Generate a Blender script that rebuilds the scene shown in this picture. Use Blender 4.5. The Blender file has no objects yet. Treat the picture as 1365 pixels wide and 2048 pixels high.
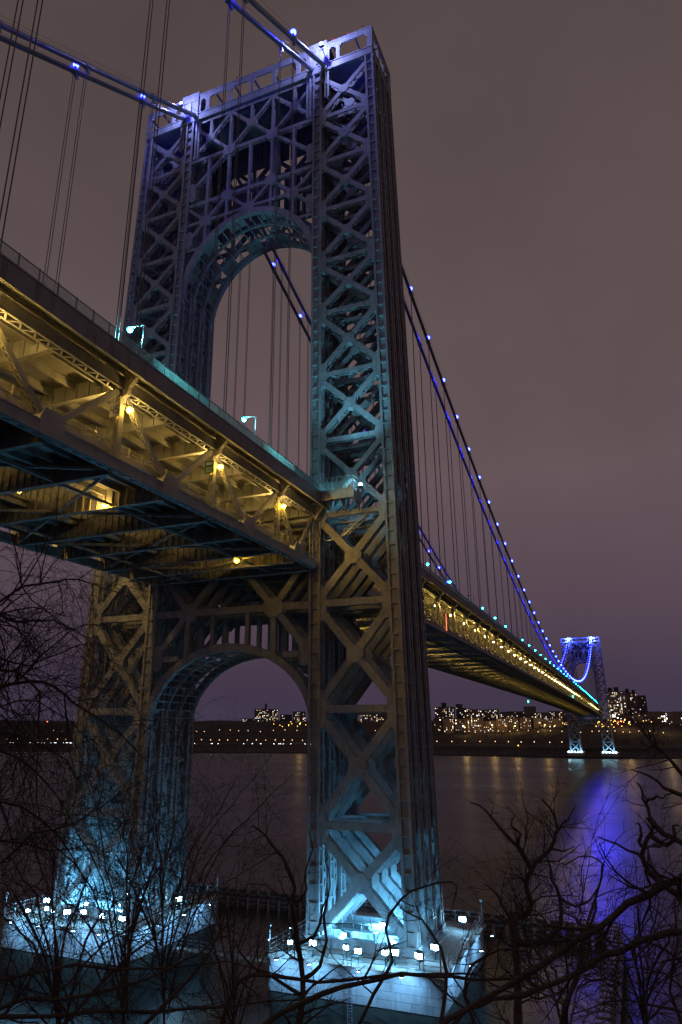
import bpy, math, random
from math import radians, sin, cos, pi, sqrt
from mathutils import Vector, Matrix

random.seed(7)
scn = bpy.context.scene
COL = scn.collection

# ------------------------------------------------------------------ camera
CAM = Vector((-109.976, -61.145, 42.592))
YAW, PITCH, ROLL, FPX, PPX, PPY = radians(23.53), radians(18.06), radians(0.13), 1392.188, -49.196, -13.509
IW, IH = 1365.0, 2048.0
FW = Vector((cos(YAW) * cos(PITCH), sin(YAW) * cos(PITCH), sin(PITCH)))
_rt = Vector((sin(YAW), -cos(YAW), 0))
_up = _rt.cross(FW)
RT = cos(ROLL) * _rt + sin(ROLL) * _up
UP = -sin(ROLL) * _rt + cos(ROLL) * _up
cam_data = bpy.data.cameras.new("camera")
cam = bpy.data.objects.new("camera", cam_data)
COL.objects.link(cam)
cam.matrix_world = Matrix((
    (RT.x, UP.x, -FW.x, CAM.x), (RT.y, UP.y, -FW.y, CAM.y), (RT.z, UP.z, -FW.z, CAM.z), (0, 0, 0, 1)))
cam_data.sensor_fit = 'VERTICAL'
cam_data.sensor_height = 24.0
cam_data.lens = FPX / IH * 24.0
cam_data.shift_x = -PPX / IH
cam_data.shift_y = PPY / IH
cam_data.clip_start = 0.3
cam_data.clip_end = 9000
scn.camera = cam


def ray(px, py):
    return FW + RT * ((px - IW / 2 - PPX) / FPX) - UP * ((py - IH / 2 - PPY) / FPX)


def at_z(px, py, z):
    v = ray(px, py)
    return CAM + v * ((z - CAM.z) / v.z)


def at_d(px, py, d):                     # horizontal distance d
    v = ray(px, py)
    return CAM + v * (d / sqrt(v.x * v.x + v.y * v.y))


# ------------------------------------------------------------------ world: overcast night sky lit by the city
world = bpy.data.worlds.new("World")
scn.world = world
world.use_nodes = True
wn, wl = world.node_tree.nodes, world.node_tree.links
wn.clear()
w_out = wn.new("ShaderNodeOutputWorld")
w_bg = wn.new("ShaderNodeBackground")
w_tc = wn.new("ShaderNodeTexCoord")
w_sep = wn.new("ShaderNodeSeparateXYZ")
w_ramp = wn.new("ShaderNodeValToRGB")
w_noise = wn.new("ShaderNodeTexNoise")
w_mix = wn.new("ShaderNodeMixRGB")
w_sky = wn.new("ShaderNodeTexSky")
w_add = wn.new("ShaderNodeMixRGB")
w_sky.sky_type = 'NISHITA'
w_sky.sun_disc = False
w_sky.sun_elevation = radians(-8)
w_sky.sun_rotation = radians(200)
els = w_ramp.color_ramp.elements
els[0].position = 0.0
els[0].color = (0.056, 0.045, 0.082, 1)
els[1].position = 1.0
els[1].color = (0.080, 0.058, 0.056, 1)
for pos, c in ((0.06, (0.066, 0.045, 0.078)), (0.17, (0.104, 0.070, 0.094)), (0.34, (0.152, 0.103, 0.114)),
               (0.52, (0.142, 0.099, 0.102)), (0.68, (0.116, 0.082, 0.083))):
    e = els.new(pos)
    e.color = (*c, 1)
w_noise.inputs['Scale'].default_value = 3.0
w_noise.inputs['Detail'].default_value = 4
w_mix.blend_type = 'MULTIPLY'
w_mix.inputs[0].default_value = 0.42
w_add.blend_type = 'ADD'
w_add.inputs[0].default_value = 0.05
wl.new(w_tc.outputs['Generated'], w_sep.inputs[0])
wl.new(w_sep.outputs['Z'], w_ramp.inputs[0])
wl.new(w_tc.outputs['Generated'], w_noise.inputs['Vector'])
wl.new(w_ramp.outputs[0], w_mix.inputs[1])
wl.new(w_noise.outputs[0], w_mix.inputs[2])
wl.new(w_mix.outputs[0], w_add.inputs[1])
wl.new(w_sky.outputs[0], w_add.inputs[2])
wl.new(w_add.outputs[0], w_bg.inputs[0])
w_bg.inputs[1].default_value = 1.10
wl.new(w_bg.outputs[0], w_out.inputs[0])

scn.view_settings.view_transform = 'Standard'
scn.view_settings.look = 'None'
scn.view_settings.exposure = 0.0
scn.view_settings.gamma = 1.0
scn.view_settings.use_curve_mapping = False
scn.cycles.use_denoising = True
scn.cycles.max_bounces = 5
scn.cycles.diffuse_bounces = 2
scn.cycles.glossy_bounces = 2
scn.cycles.transparent_max_bounces = 6
scn.cycles.sample_clamp_indirect = 4.0
scn.cycles.use_light_tree = True

# ------------------------------------------------------------------ materials
MATS = {}


def mat(name, base, rough=0.6, metal=0.0, var=0.25, scale=0.4, bump=0.0, bscale=4.0, stain=None, spec=0.5):
    m = bpy.data.materials.new(name)
    m.use_nodes = True
    nt = m.node_tree
    b = nt.nodes["Principled BSDF"]
    b.inputs['Roughness'].default_value = rough
    b.inputs['Metallic'].default_value = metal
    b.inputs['Specular IOR Level'].default_value = spec
    geo = nt.nodes.new("ShaderNodeNewGeometry")
    n1 = nt.nodes.new("ShaderNodeTexNoise")
    n1.inputs['Scale'].default_value = scale
    n1.inputs['Detail'].default_value = 7
    n1.inputs['Roughness'].default_value = 0.65
    nt.links.new(geo.outputs['Position'], n1.inputs['Vector'])
    rp = nt.nodes.new("ShaderNodeValToRGB")
    rp.color_ramp.elements[0].position = 0.3
    rp.color_ramp.elements[1].position = 0.72
    lo = tuple(max(0, c * (1 - var)) for c in base)
    hi = tuple(min(1, c * (1 + var)) for c in base)
    rp.color_ramp.elements[0].color = (*lo, 1)
    rp.color_ramp.elements[1].color = (*hi, 1)
    nt.links.new(n1.outputs[0], rp.inputs[0])
    col = rp.outputs[0]
    if stain:
        n2 = nt.nodes.new("ShaderNodeTexNoise")
        n2.inputs['Scale'].default_value = scale * 3.1
        n2.inputs['Detail'].default_value = 5
        mp = nt.nodes.new("ShaderNodeMapping")
        mp.inputs['Scale'].default_value = (1, 1, 0.18)
        nt.links.new(geo.outputs['Position'], mp.inputs[0])
        nt.links.new(mp.outputs[0], n2.inputs['Vector'])
        r2 = nt.nodes.new("ShaderNodeValToRGB")
        r2.color_ramp.elements[0].position = 0.55
        r2.color_ramp.elements[1].position = 0.75
        r2.color_ramp.elements[0].color = (0, 0, 0, 1)
        r2.color_ramp.elements[1].color = (0.7, 0.7, 0.7, 1)
        nt.links.new(n2.outputs[0], r2.inputs[0])
        mx = nt.nodes.new("ShaderNodeMixRGB")
        nt.links.new(r2.outputs[0], mx.inputs[0])
        nt.links.new(col, mx.inputs[1])
        mx.inputs[2].default_value = (*stain, 1)
        col = mx.outputs[0]
    nt.links.new(col, b.inputs['Base Color'])
    if bump:
        n3 = nt.nodes.new("ShaderNodeTexNoise")
        n3.inputs['Scale'].default_value = bscale
        n3.inputs['Detail'].default_value = 5
        nt.links.new(geo.outputs['Position'], n3.inputs['Vector'])
        bp = nt.nodes.new("ShaderNodeBump")
        bp.inputs['Strength'].default_value = bump
        bp.inputs['Distance'].default_value = 0.1
        nt.links.new(n3.outputs[0], bp.inputs['Height'])
        nt.links.new(bp.outputs[0], b.inputs['Normal'])
    MATS[name] = m
    return m


def emis(name, color, strength):
    m = bpy.data.materials.new(name)
    m.use_nodes = True
    b = m.node_tree.nodes["Principled BSDF"]
    b.inputs['Base Color'].default_value = (0.6, 0.6, 0.6, 1)
    b.inputs['Emission Color'].default_value = (*color, 1)
    b.inputs['Emission Strength'].default_value = strength
    MATS[name] = m
    return m


STEEL = mat('painted_steel', (0.30, 0.305, 0.31), 0.5, 0.0, 0.28, 0.5, 0.16, 2.5, stain=(0.13, 0.115, 0.10))
DSTEEL = mat('deck_steel', (0.31, 0.31, 0.30), 0.55, 0.0, 0.2, 0.35, 0.10, 2.5, stain=(0.13, 0.10, 0.08))
CABLE = mat('cable_wrap', (0.28, 0.29, 0.30), 0.32, 0.45, 0.12, 0.6)
ROPE = mat('rope_steel', (0.13, 0.13, 0.135), 0.5, 0.3, 0.1, 1.0)
CONC = mat('concrete', (0.30, 0.29, 0.27), 0.8, 0.0, 0.22, 0.35, 0.25, 3.0, stain=(0.14, 0.13, 0.11))
GRAN = mat('pier_granite', (0.34, 0.35, 0.35), 0.75, 0.0, 0.25, 0.5, 0.35, 2.0, stain=(0.15, 0.15, 0.14))
SHADECONC = mat('shade_dark_concrete', (0.045, 0.05, 0.042), 0.6, 0.0, 0.4, 0.6, 0.4, 2.0)  # shade of the unlit lower pier wall, put into a dark base colour
ASPH = mat('asphalt', (0.05, 0.05, 0.05), 0.85, 0.0, 0.2, 0.6)
SOFFIT = mat('soffit_panels', (0.26, 0.25, 0.24), 0.7, 0.0, 0.15, 0.5)
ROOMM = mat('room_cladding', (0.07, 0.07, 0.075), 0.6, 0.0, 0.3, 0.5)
RAILM = mat('rail_paint', (0.30, 0.40, 0.38), 0.5, 0.1, 0.1, 1.0)
GALV = mat('galvanised', (0.38, 0.39, 0.40), 0.4, 0.5, 0.1, 1.0)
DARKM = mat('dark_metal', (0.05, 0.05, 0.055), 0.5, 0.3, 0.1, 1.0)
TIMB = mat('wet_timber', (0.14, 0.14, 0.14), 0.5, 0.0, 0.3, 1.5, 0.4, 5.0)
BARK = mat('bark', (0.085, 0.068, 0.054), 0.9, 0.0, 0.35, 6.0, 0.5, 30.0)
TWIG = mat('twig', (0.060, 0.047, 0.039), 0.9, 0.0, 0.3, 6.0)
SOIL = mat('hillside_soil', (0.045, 0.038, 0.030), 0.95, 0.0, 0.35, 0.3, 0.5, 2.0)
FARSOIL = mat('far_hillside', (0.050, 0.040, 0.032), 0.95, 0.0, 0.4, 0.03)
FARTREE = mat('far_bare_trees', (0.045, 0.034, 0.028), 0.95, 0.0, 0.45, 0.02)
BRICKS = [mat('far_brick_%d' % i, c, 0.85, 0.0, 0.15, 0.02) for i, c in enumerate(
    ((0.22, 0.17, 0.14), (0.16, 0.12, 0.10), (0.25, 0.21, 0.17), (0.13, 0.11, 0.10), (0.34, 0.31, 0.28)))]
ROOF = mat('far_roof', (0.06, 0.055, 0.055), 0.9)
SIGNW = mat('sign_white', (0.7, 0.7, 0.7), 0.5)
SIGNG = mat('sign_green', (0.02, 0.16, 0.08), 0.5)
REDM = mat('red_paint', (0.5, 0.03, 0.02), 0.5)

E_BLUE = emis('lamp_blue', (0.006, 0.009, 1.0), 130)
E_BLUEM = emis('lamp_blue_main_span', (0.0020, 0.0036, 1.0), 520)
E_CYAN = emis('lamp_cyan', (0.015, 0.80, 1.0), 60)
E_SOD = emis('lamp_sodium', (1.0, 0.56, 0.012), 90)
E_SODM = emis('lamp_sodium_main_span', (1.0, 0.64, 0.14), 1300)
E_SODFILL = emis('fill_sodium_under', (1.0, 0.60, 0.10), 170)  # for the added fill lamps under the main span
E_FSOD = emis('lamp_sodium_far', (1.0, 0.55, 0.08), 5)
E_FLOOD = emis('lamp_flood', (0.45, 0.80, 1.0), 60)
E_STREET = emis('lamp_street_far', (1.0, 0.62, 0.30), 3)
E_STREETW = emis('lamp_street_white', (0.9, 0.95, 1.0), 6)
E_HEAD = emis('headlight', (0.85, 0.9, 1.0), 12)
E_RED = emis('lamp_red', (1.0, 0.08, 0.05), 20)
E_GREEN = emis('lamp_green', (0.1, 1.0, 0.55), 4)
E_REDS = emis('red_panel', (1.0, 0.10, 0.06), 1.2)
WIN = [emis('lit_window_%d' % i, c, k) for i, (c, k) in enumerate((
    ((1.0, 0.70, 0.36), 1.3), ((1.0, 0.88, 0.66), 2.2), ((0.82, 0.92, 1.0), 1.6), ((1.0, 0.52, 0.2), 1.3), ((1.0, 0.9, 0.7), 5.5)))]

for _m in (E_FLOOD, E_STREET, E_STREETW, E_HEAD, E_RED, E_FSOD, E_GREEN, E_REDS, E_SOD, *WIN):
    _m.cycles.emission_sampling = 'NONE'      # tiny or far; the strong ones carry a lamp of their own

# ------------------------------------------------------------------ mesh helpers


class MB:
    def __init__(self):
        self.v, self.f, self.mi = [], [], []

    def add(self, verts, faces, mi=0):
        o = len(self.v)
        self.v.extend([tuple(p) for p in verts])
        self.f.extend([tuple(i + o for i in f) for f in faces])
        self.mi.extend([mi] * len(faces))

    def hexa(self, c, mi=0):             # 8 corners: 4 of end a, 4 of end b, same order
        self.add(c, ((3, 2, 1, 0), (4, 5, 6, 7), (0, 1, 5, 4), (1, 2, 6, 5), (2, 3, 7, 6), (3, 0, 4, 7)), mi)

    def box(self, x0, x1, y0, y1, z0, z1, mi=0):
        self.hexa([(x0, y0, z0), (x1, y0, z0), (x1, y1, z0), (x0, y1, z0),
                   (x0, y0, z1), (x1, y0, z1), (x1, y1, z1), (x0, y1, z1)], mi)

    def beam(self, a, b, w, d, side=(0, 0, 1), mi=0):   # w along side, d across
        a, b, s = Vector(a), Vector(b), Vector(side)
        t = (b - a)
        if t.length < 1e-6:
            return
        t.normalize()
        u = s - t * s.dot(t)
        if u.length < 1e-4:
            u = t.orthogonal()
        u.normalize()
        v = t.cross(u)
        u, v = u * (w / 2), v * (d / 2)
        self.hexa([a - u - v, a + u - v, a + u + v, a - u + v, b - u - v, b + u - v, b + u + v, b - u + v], mi)

    def laced(self, a, b, w, d, nrm, th=0.10, bar=0.13, pitch=None):
        """built-up member: two cover plates facing +-nrm with zigzag lacing bars on the open sides"""
        a, b, n = Vector(a), Vector(b), Vector(nrm)
        t = b - a
        L = t.length
        t.normalize()
        n = (n - t * n.dot(t)).normalized()
        u = t.cross(n)
        for s in (-1, 1):
            o = n * (s * (d / 2 - th / 2))
            self.beam(a + o, b + o, w, th, u)
        pitch = pitch or d
        k = max(2, int(L / pitch))
        for s in (-1, 1):
            o = u * (s * (w / 2 - 0.06))
            for i in range(k):
                h = (d / 2 - th)
                p = a + t * (L * i / k) + o + n * (h if i % 2 else -h)
                q = a + t * (L * (i + 1) / k) + o + n * (-h if i % 2 else h)
                self.beam(p, q, bar, 0.05, u.cross(q - p))

    def prism(self, poly, off, mi=0):    # poly: 3d points, extruded by +-off/2
        off = Vector(off) / 2
        n = len(poly)
        v = [Vector(p) - off for p in poly] + [Vector(p) + off for p in poly]
        f = [tuple(range(n - 1, -1, -1)), tuple(range(n, 2 * n))]
        f += [(i, (i + 1) % n, n + (i + 1) % n, n + i) for i in range(n)]
        self.add(v, f, mi)

    def tube(self, pts, radii, sides=6, cap=True, mi=0):
        n = len(pts)
        pts = [Vector(p) for p in pts]
        base = len(self.v)
        ref = None
        for i in range(n):
            t = (pts[min(i + 1, n - 1)] - pts[max(i - 1, 0)])
            if t.length < 1e-9:
                t = Vector((0, 0, 1))
            t.normalize()
            if ref is None:
                ref = t.orthogonal().normalized()
            u = ref - t * ref.dot(t)
            u = u.normalized() if u.length > 1e-5 else t.orthogonal().normalized()
            ref = u
            v = t.cross(u)
            r = radii[i] if isinstance(radii, (list, tuple)) else radii
            for k in range(sides):
                a = 2 * pi * k / sides
                self.v.append(tuple(pts[i] + (u * cos(a) + v * sin(a)) * r))
        for i in range(n - 1):
            for k in range(sides):
                k2 = (k + 1) % sides
                self.f.append((base + i * sides + k, base + i * sides + k2, base + (i + 1) * sides + k2, base + (i + 1) * sides + k))
                self.mi.append(mi)
        if cap:
            self.f.append(tuple(base + k for k in range(sides - 1, -1, -1)))
            self.f.append(tuple(base + (n - 1) * sides + k for k in range(sides)))
            self.mi.extend([mi, mi])

    def ball(self, c, r, seg=8, rings=5, sz=1.0, mi=0):
        c = Vector(c)
        v = [c + Vector((0, 0, -r * sz))]
        for i in range(1, rings):
            ph = -pi / 2 + pi * i / rings
            for k in range(seg):
                a = 2 * pi * k / seg
                v.append(c + Vector((r * cos(ph) * cos(a), r * cos(ph) * sin(a), r * sz * sin(ph))))
        v.append(c + Vector((0, 0, r * sz)))
        f = [(0, 1 + (k + 1) % seg, 1 + k) for k in range(seg)]
        for i in range(rings - 2):
            for k in range(seg):
                a, b = 1 + i * seg + k, 1 + i * seg + (k + 1) % seg
                f.append((a, b, b + seg, a + seg))
        top = len(v) - 1
        o = 1 + (rings - 2) * seg
        f += [(o + k, o + (k + 1) % seg, top) for k in range(seg)]
        self.add(v, f, mi)

    def mesh(self, name, mats, smooth=False):
        me = bpy.data.meshes.new(name)
        me.from_pydata(self.v, [], self.f)
        for m in (mats if isinstance(mats, (list, tuple)) else [mats]):
            me.materials.append(m)
        if any(self.mi):
            me.polygons.foreach_set('material_index', self.mi)
        if smooth:
            me.polygons.foreach_set('use_smooth', [True] * len(self.f))
        return me

    def build(self, name, mats, parent=None, smooth=False, loc=None):
        return link(name, self.mesh(name, mats, smooth), parent, loc)


def link(name, me, parent=None, loc=None):
    o = bpy.data.objects.new(name, me)
    COL.objects.link(o)
    if parent is not None:
        o.parent = parent
    if loc is not None:
        o.location = loc
    return o


def tag(o, label=None, cat=None, group=None, kind=None):
    if label:
        o['label'] = label
    if cat:
        o['category'] = cat
    if group:
        o['group'] = group
    if kind:
        o['kind'] = kind
    return o


def thing(name, label, cat, group=None, loc=(0, 0, 0), rz=0.0):
    o = link(name, None, None, loc)
    o.rotation_euler = (0, 0, rz)
    return tag(o, label, cat, group)


def copy_tree(o, parent=None):
    c = o.copy()
    COL.objects.link(c)
    c.parent = parent
    for ch in list(o.children):
        copy_tree(ch, c)
    return c


def shift(o, v):
    return Vector(o) + Vector(v)


def lamp_light(name, kind, parent, loc, energy, color, radius=0.2, aim=None, size=60, blend=0.6):
    d = bpy.data.lights.new(name, kind)
    d.energy = energy
    d.color = color
    d.shadow_soft_size = radius
    if kind == 'SPOT':
        d.spot_size = radians(size)
        d.spot_blend = blend
    o = bpy.data.objects.new(name, d)
    COL.objects.link(o)
    o.parent = parent
    o.location = loc
    if aim is not None:
        o.rotation_euler = Vector(aim).to_track_quat('-Z', 'Y').to_euler()
    return o


# ------------------------------------------------------------------ main dimensions (metres)
WATER = 6.0
SPAN = 1066.8
PAN = 18.288
YC = 16.15
ZS, SAG = 182.36, 96.9
XM = [21.23 + PAN * j for j in range(57)]            # panel points of the main span
XS = [-21.37 - PAN * j for j in range(7)]            # panel points of the near side span
XF = [SPAN + 21.37 + PAN * j for j in range(6)]      # and of the far one


def cable_z(x):
    if x < 0:
        return ZS + 0.66 * x + 0.0003 * x * x
    if x > SPAN:
        return ZS - 0.62 * (x - SPAN)
    return ZS - 4 * SAG * x * (SPAN - x) / SPAN ** 2


def deck_z(x):                                       # upper roadway level
    if x < 0:
        return 79.75 + 0.009 * max(x, -90)
    if x > SPAN:
        return 79.75
    u = x / SPAN
    return 79.75 + 1.7 * 4 * u * (1 - u) * (1.0)


# ------------------------------------------------------------------ water
def make_water():
    m = bpy.data.materials.new('river_water')
    m.use_nodes = True
    nt = m.node_tree
    b = nt.nodes["Principled BSDF"]
    b.inputs['Base Color'].default_value = (0.014, 0.026, 0.022, 1)
    b.inputs['Roughness'].default_value = 0.20
    b.inputs['IOR'].default_value = 1.33
    geo = nt.nodes.new("ShaderNodeNewGeometry")
    n = nt.nodes.new("ShaderNodeTexNoise")
    n.inputs['Scale'].default_value = 0.10
    n.inputs['Detail'].default_value = 6
    n.inputs['Roughness'].default_value = 0.6
    bp = nt.nodes.new("ShaderNodeBump")
    bp.inputs['Strength'].default_value = 0.05
    bp.inputs['Distance'].default_value = 1.0
    nt.links.new(geo.outputs['Position'], n.inputs['Vector'])
    nt.links.new(n.outputs[0], bp.inputs['Height'])
    nt.links.new(bp.outputs[0], b.inputs['Normal'])
    n2 = nt.nodes.new("ShaderNodeTexNoise")
    n2.inputs['Scale'].default_value = 0.006
    n2.inputs['Detail'].default_value = 4
    mp = nt.nodes.new("ShaderNodeMapping")
    mp.inputs['Scale'].default_value = (2.5, 0.5, 1)
    rr = nt.nodes.new("ShaderNodeMapRange")
    rr.inputs[1].default_value = 0.35
    rr.inputs[2].default_value = 0.65
    rr.inputs[3].default_value = 0.27
    rr.inputs[4].default_value = 0.36
    nt.links.new(geo.outputs['Position'], mp.inputs[0])
    nt.links.new(mp.outputs[0], n2.inputs['Vector'])
    nt.links.new(n2.outputs[0], rr.inputs[0])
    nt.links.new(rr.outputs[0], b.inputs['Roughness'])
    g = MB()
    g.add([(-75, -4000, WATER), (2600, -4000, WATER), (2600, 4000, WATER), (-75, 4000, WATER)], [(0, 1, 2, 3)])
    tag(g.build('river', m), kind='structure')


make_water()


# ------------------------------------------------------------------ near hillside (steep river bank below the camera)
def bank_z(x, y):
    e = -108.6 + 2.0 * sin(y * 0.07) * (1 if abs(y - CAM.y) > 6 else 0.2)
    s = x - e
    if s < 0:
        return 40.9 - 0.02 * s
    z = 40.9 - 0.86 * s + 0.6 * sin(x * 0.5 + y * 0.3) * min(1, s / 8)
    return max(z, 3.0)


g = MB()
nx, ny = 60, 80
for i in range(nx + 1):
    for j in range(ny + 1):
        x = -240 + 190 * i / nx
        y = -260 + 460 * j / ny
        g.v.append((x, y, bank_z(x, y)))
for i in range(nx):
    for j in range(ny):
        a = i * (ny + 1) + j
        g.f.append((a, a + ny + 1, a + ny + 2, a + 1))
        g.mi.append(0)
tag(g.build('hillside', SOIL, smooth=True), kind='structure')

# ------------------------------------------------------------------ far shore terrain
SHORE = [(-700, 1498), (-300, 1501), (20, 1503), (230, 1504.5), (420, 1506), (600, 1507), (880, 1511), (1000, 1513),
         (1100, 1516), (1250, 1518.5), (1365, 1518), (1700, 1518), (2300, 1519)]
SH = [at_z(px, py, WATER) for px, py in SHORE]
PROFILE = [(-6, 4.5), (0, 6.4), (3, 8.5), (22, 10.5), (48, 15), (62, 20.2), (82, 20.6), (120, 24), (160, 32), (192, 37.6),
           (206, 38), (260, 48), (330, 60), (400, 66), (520, 70), (800, 74), (1300, 76)]


def prof(s):
    for (s0, z0), (s1, z1) in zip(PROFILE, PROFILE[1:]):
        if s <= s1:
            return z0 + (z1 - z0) * max(0, (s - s0)) / (s1 - s0)
    return PROFILE[-1][1]


def away(p):
    d = Vector((p.x - CAM.x, p.y - CAM.y, 0)).normalized()
    return (d + Vector((0.9, 0.1, 0))).normalized()


def shore_at(u):                      # u in 0..len-1
    i = min(int(u), len(SH) - 2)
    f = u - i
    return SH[i].lerp(SH[i + 1], f)


def far_pt(u, s, dz=0.0):
    p = shore_at(u)
    q = p + away(p) * s
    z = prof(s) + 1.3 * sin(u * 9 + s * 0.05) * min(1, max(0, s - 90) / 60) if s > 90 else prof(s)
    return Vector((q.x, q.y, z + dz))


def u_of_px(px):
    for i in range(len(SHORE) - 1):
        if px <= SHORE[i + 1][0]:
            return i + (px - SHORE[i][0]) / (SHORE[i + 1][0] - SHORE[i][0])
    return len(SHORE) - 1.001


g = MB()
NU = 96
rows = [p[0] for p in PROFILE]
for i in range(NU + 1):
    u = (len(SHORE) - 1) * i / NU
    for s in rows:
        g.v.append(tuple(far_pt(u, s)))
R = len(rows)
for i in range(NU):
    for j in range(R - 1):
        a = i * R + j
        g.f.append((a, a + 1, a + R + 1, a + R))
        g.mi.append(0)
tag(g.build('far_bank', FARSOIL), kind='structure')
# two roads on the far slope
for nm, s0, s1 in (('lower_parkway', 64, 80), ('upper_drive', 194, 204)):
    g = MB()
    for i in range(NU + 1):
        u = (len(SHORE) - 1) * i / NU
        g.v += [tuple(far_pt(u, s0, 0.35)), tuple(far_pt(u, s1, 0.35))]
    for i in range(NU):
        g.f.append((2 * i, 2 * i + 1, 2 * i + 3, 2 * i + 2))
        g.mi.append(0)
    tag(g.build(nm, ASPH), kind='structure')

# bare woods on the far slope: one mass
g = MB()
rnd = random.Random(3)
for k in range(2600):
    u = rnd.uniform(0.4, len(SHORE) - 1.2)
    s = rnd.choice((rnd.uniform(4, 60), rnd.uniform(86, 190), rnd.uniform(210, 400), rnd.uniform(300, 420)))
    p = far_pt(u, s)
    h = rnd.uniform(5, 10) if s > 86 else rnd.uniform(3, 6)
    g.beam(p, p + Vector((0, 0, h * 0.6)), 0.4, 0.4, (1, 0, 0))
    for q in range(9):
        c = p + Vector((rnd.gauss(0, h * 0.2), rnd.gauss(0, h * 0.2), h * rnd.uniform(0.35, 0.95)))
        d1 = Vector((rnd.uniform(-1, 1), rnd.uniform(-1, 1), rnd.uniform(0.2, 1))) * h * 0.17
        d2 = Vector((rnd.uniform(-1, 1), rnd.uniform(-1, 1), rnd.uniform(-0.4, 1))) * h * 0.12
        g.add([c, c + d1, c + d2], [(0, 1, 2)])
tag(g.build('far_woods', FARTREE), 'dark leafless woods covering the slope across the river', 'woods', kind='stuff')


# ------------------------------------------------------------------ steel tower
ZL = [15.2, 29.6, 46.0, 62.4, 77.4, 91.0, 104.0, 117.0, 128.5, 140.6, 152.6, 164.3, 176.0]
ZT = 184.0
COLW = 1.85                                            # column width across the face


def yo(z):
    return 30.35 - 0.0172 * (z - 15.2)


def yi(z):
    return 16.0


def dxo(z):                                            # half depth to the column centres
    return 6.55 - 0.0065 * (z - 15.2)


def column_mesh(a, b, wy, wx):
    g = MB()
    a, b = Vector(a), Vector(b)
    for sx in (-1, 1):
        for sy in (-1, 1):
            o = Vector((sx * (wx / 2 - 0.2), sy * (wy / 2 - 0.2), 0))
            g.beam(a + o, b + o, 0.40, 0.40, (1, 0, 0))
    g.beam(a, b, wx - 0.86, wy - 0.86, (1, 0, 0))
    n = int((b.z - a.z) / 2.35)
    for i in range(1, n):
        c = a.lerp(b, i / n)
        g.box(c.x - wx / 2 + 0.07, c.x + wx / 2 - 0.07, c.y - wy / 2 + 0.07, c.y + wy / 2 - 0.07, c.z - 0.12, c.z + 0.12)
    return g


def octo(c, w, h, ch, nrm, th):
    """chamfered plate centred at c, lying across the face normal nrm (x or y axis)"""
    c = Vector(c)
    e = Vector((0, 1, 0)) if abs(nrm[0]) > 0.5 else Vector((1, 0, 0))
    k = Vector((0, 0, 1))
    a, b = w / 2, h / 2
    pts = [(-a + ch, -b), (a - ch, -b), (a, -b + ch), (a, b - ch), (a - ch, b), (-a + ch, b), (-a, b - ch), (-a, -b + ch)]
    return [c + e * p + k * q for p, q in pts], Vector(nrm) * th


def arch_curve(zc, b, a=15.0, n=28):
    return [(a * cos(pi * i / n), zc + b * sin(pi * i / n)) for i in range(n + 1)]


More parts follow.
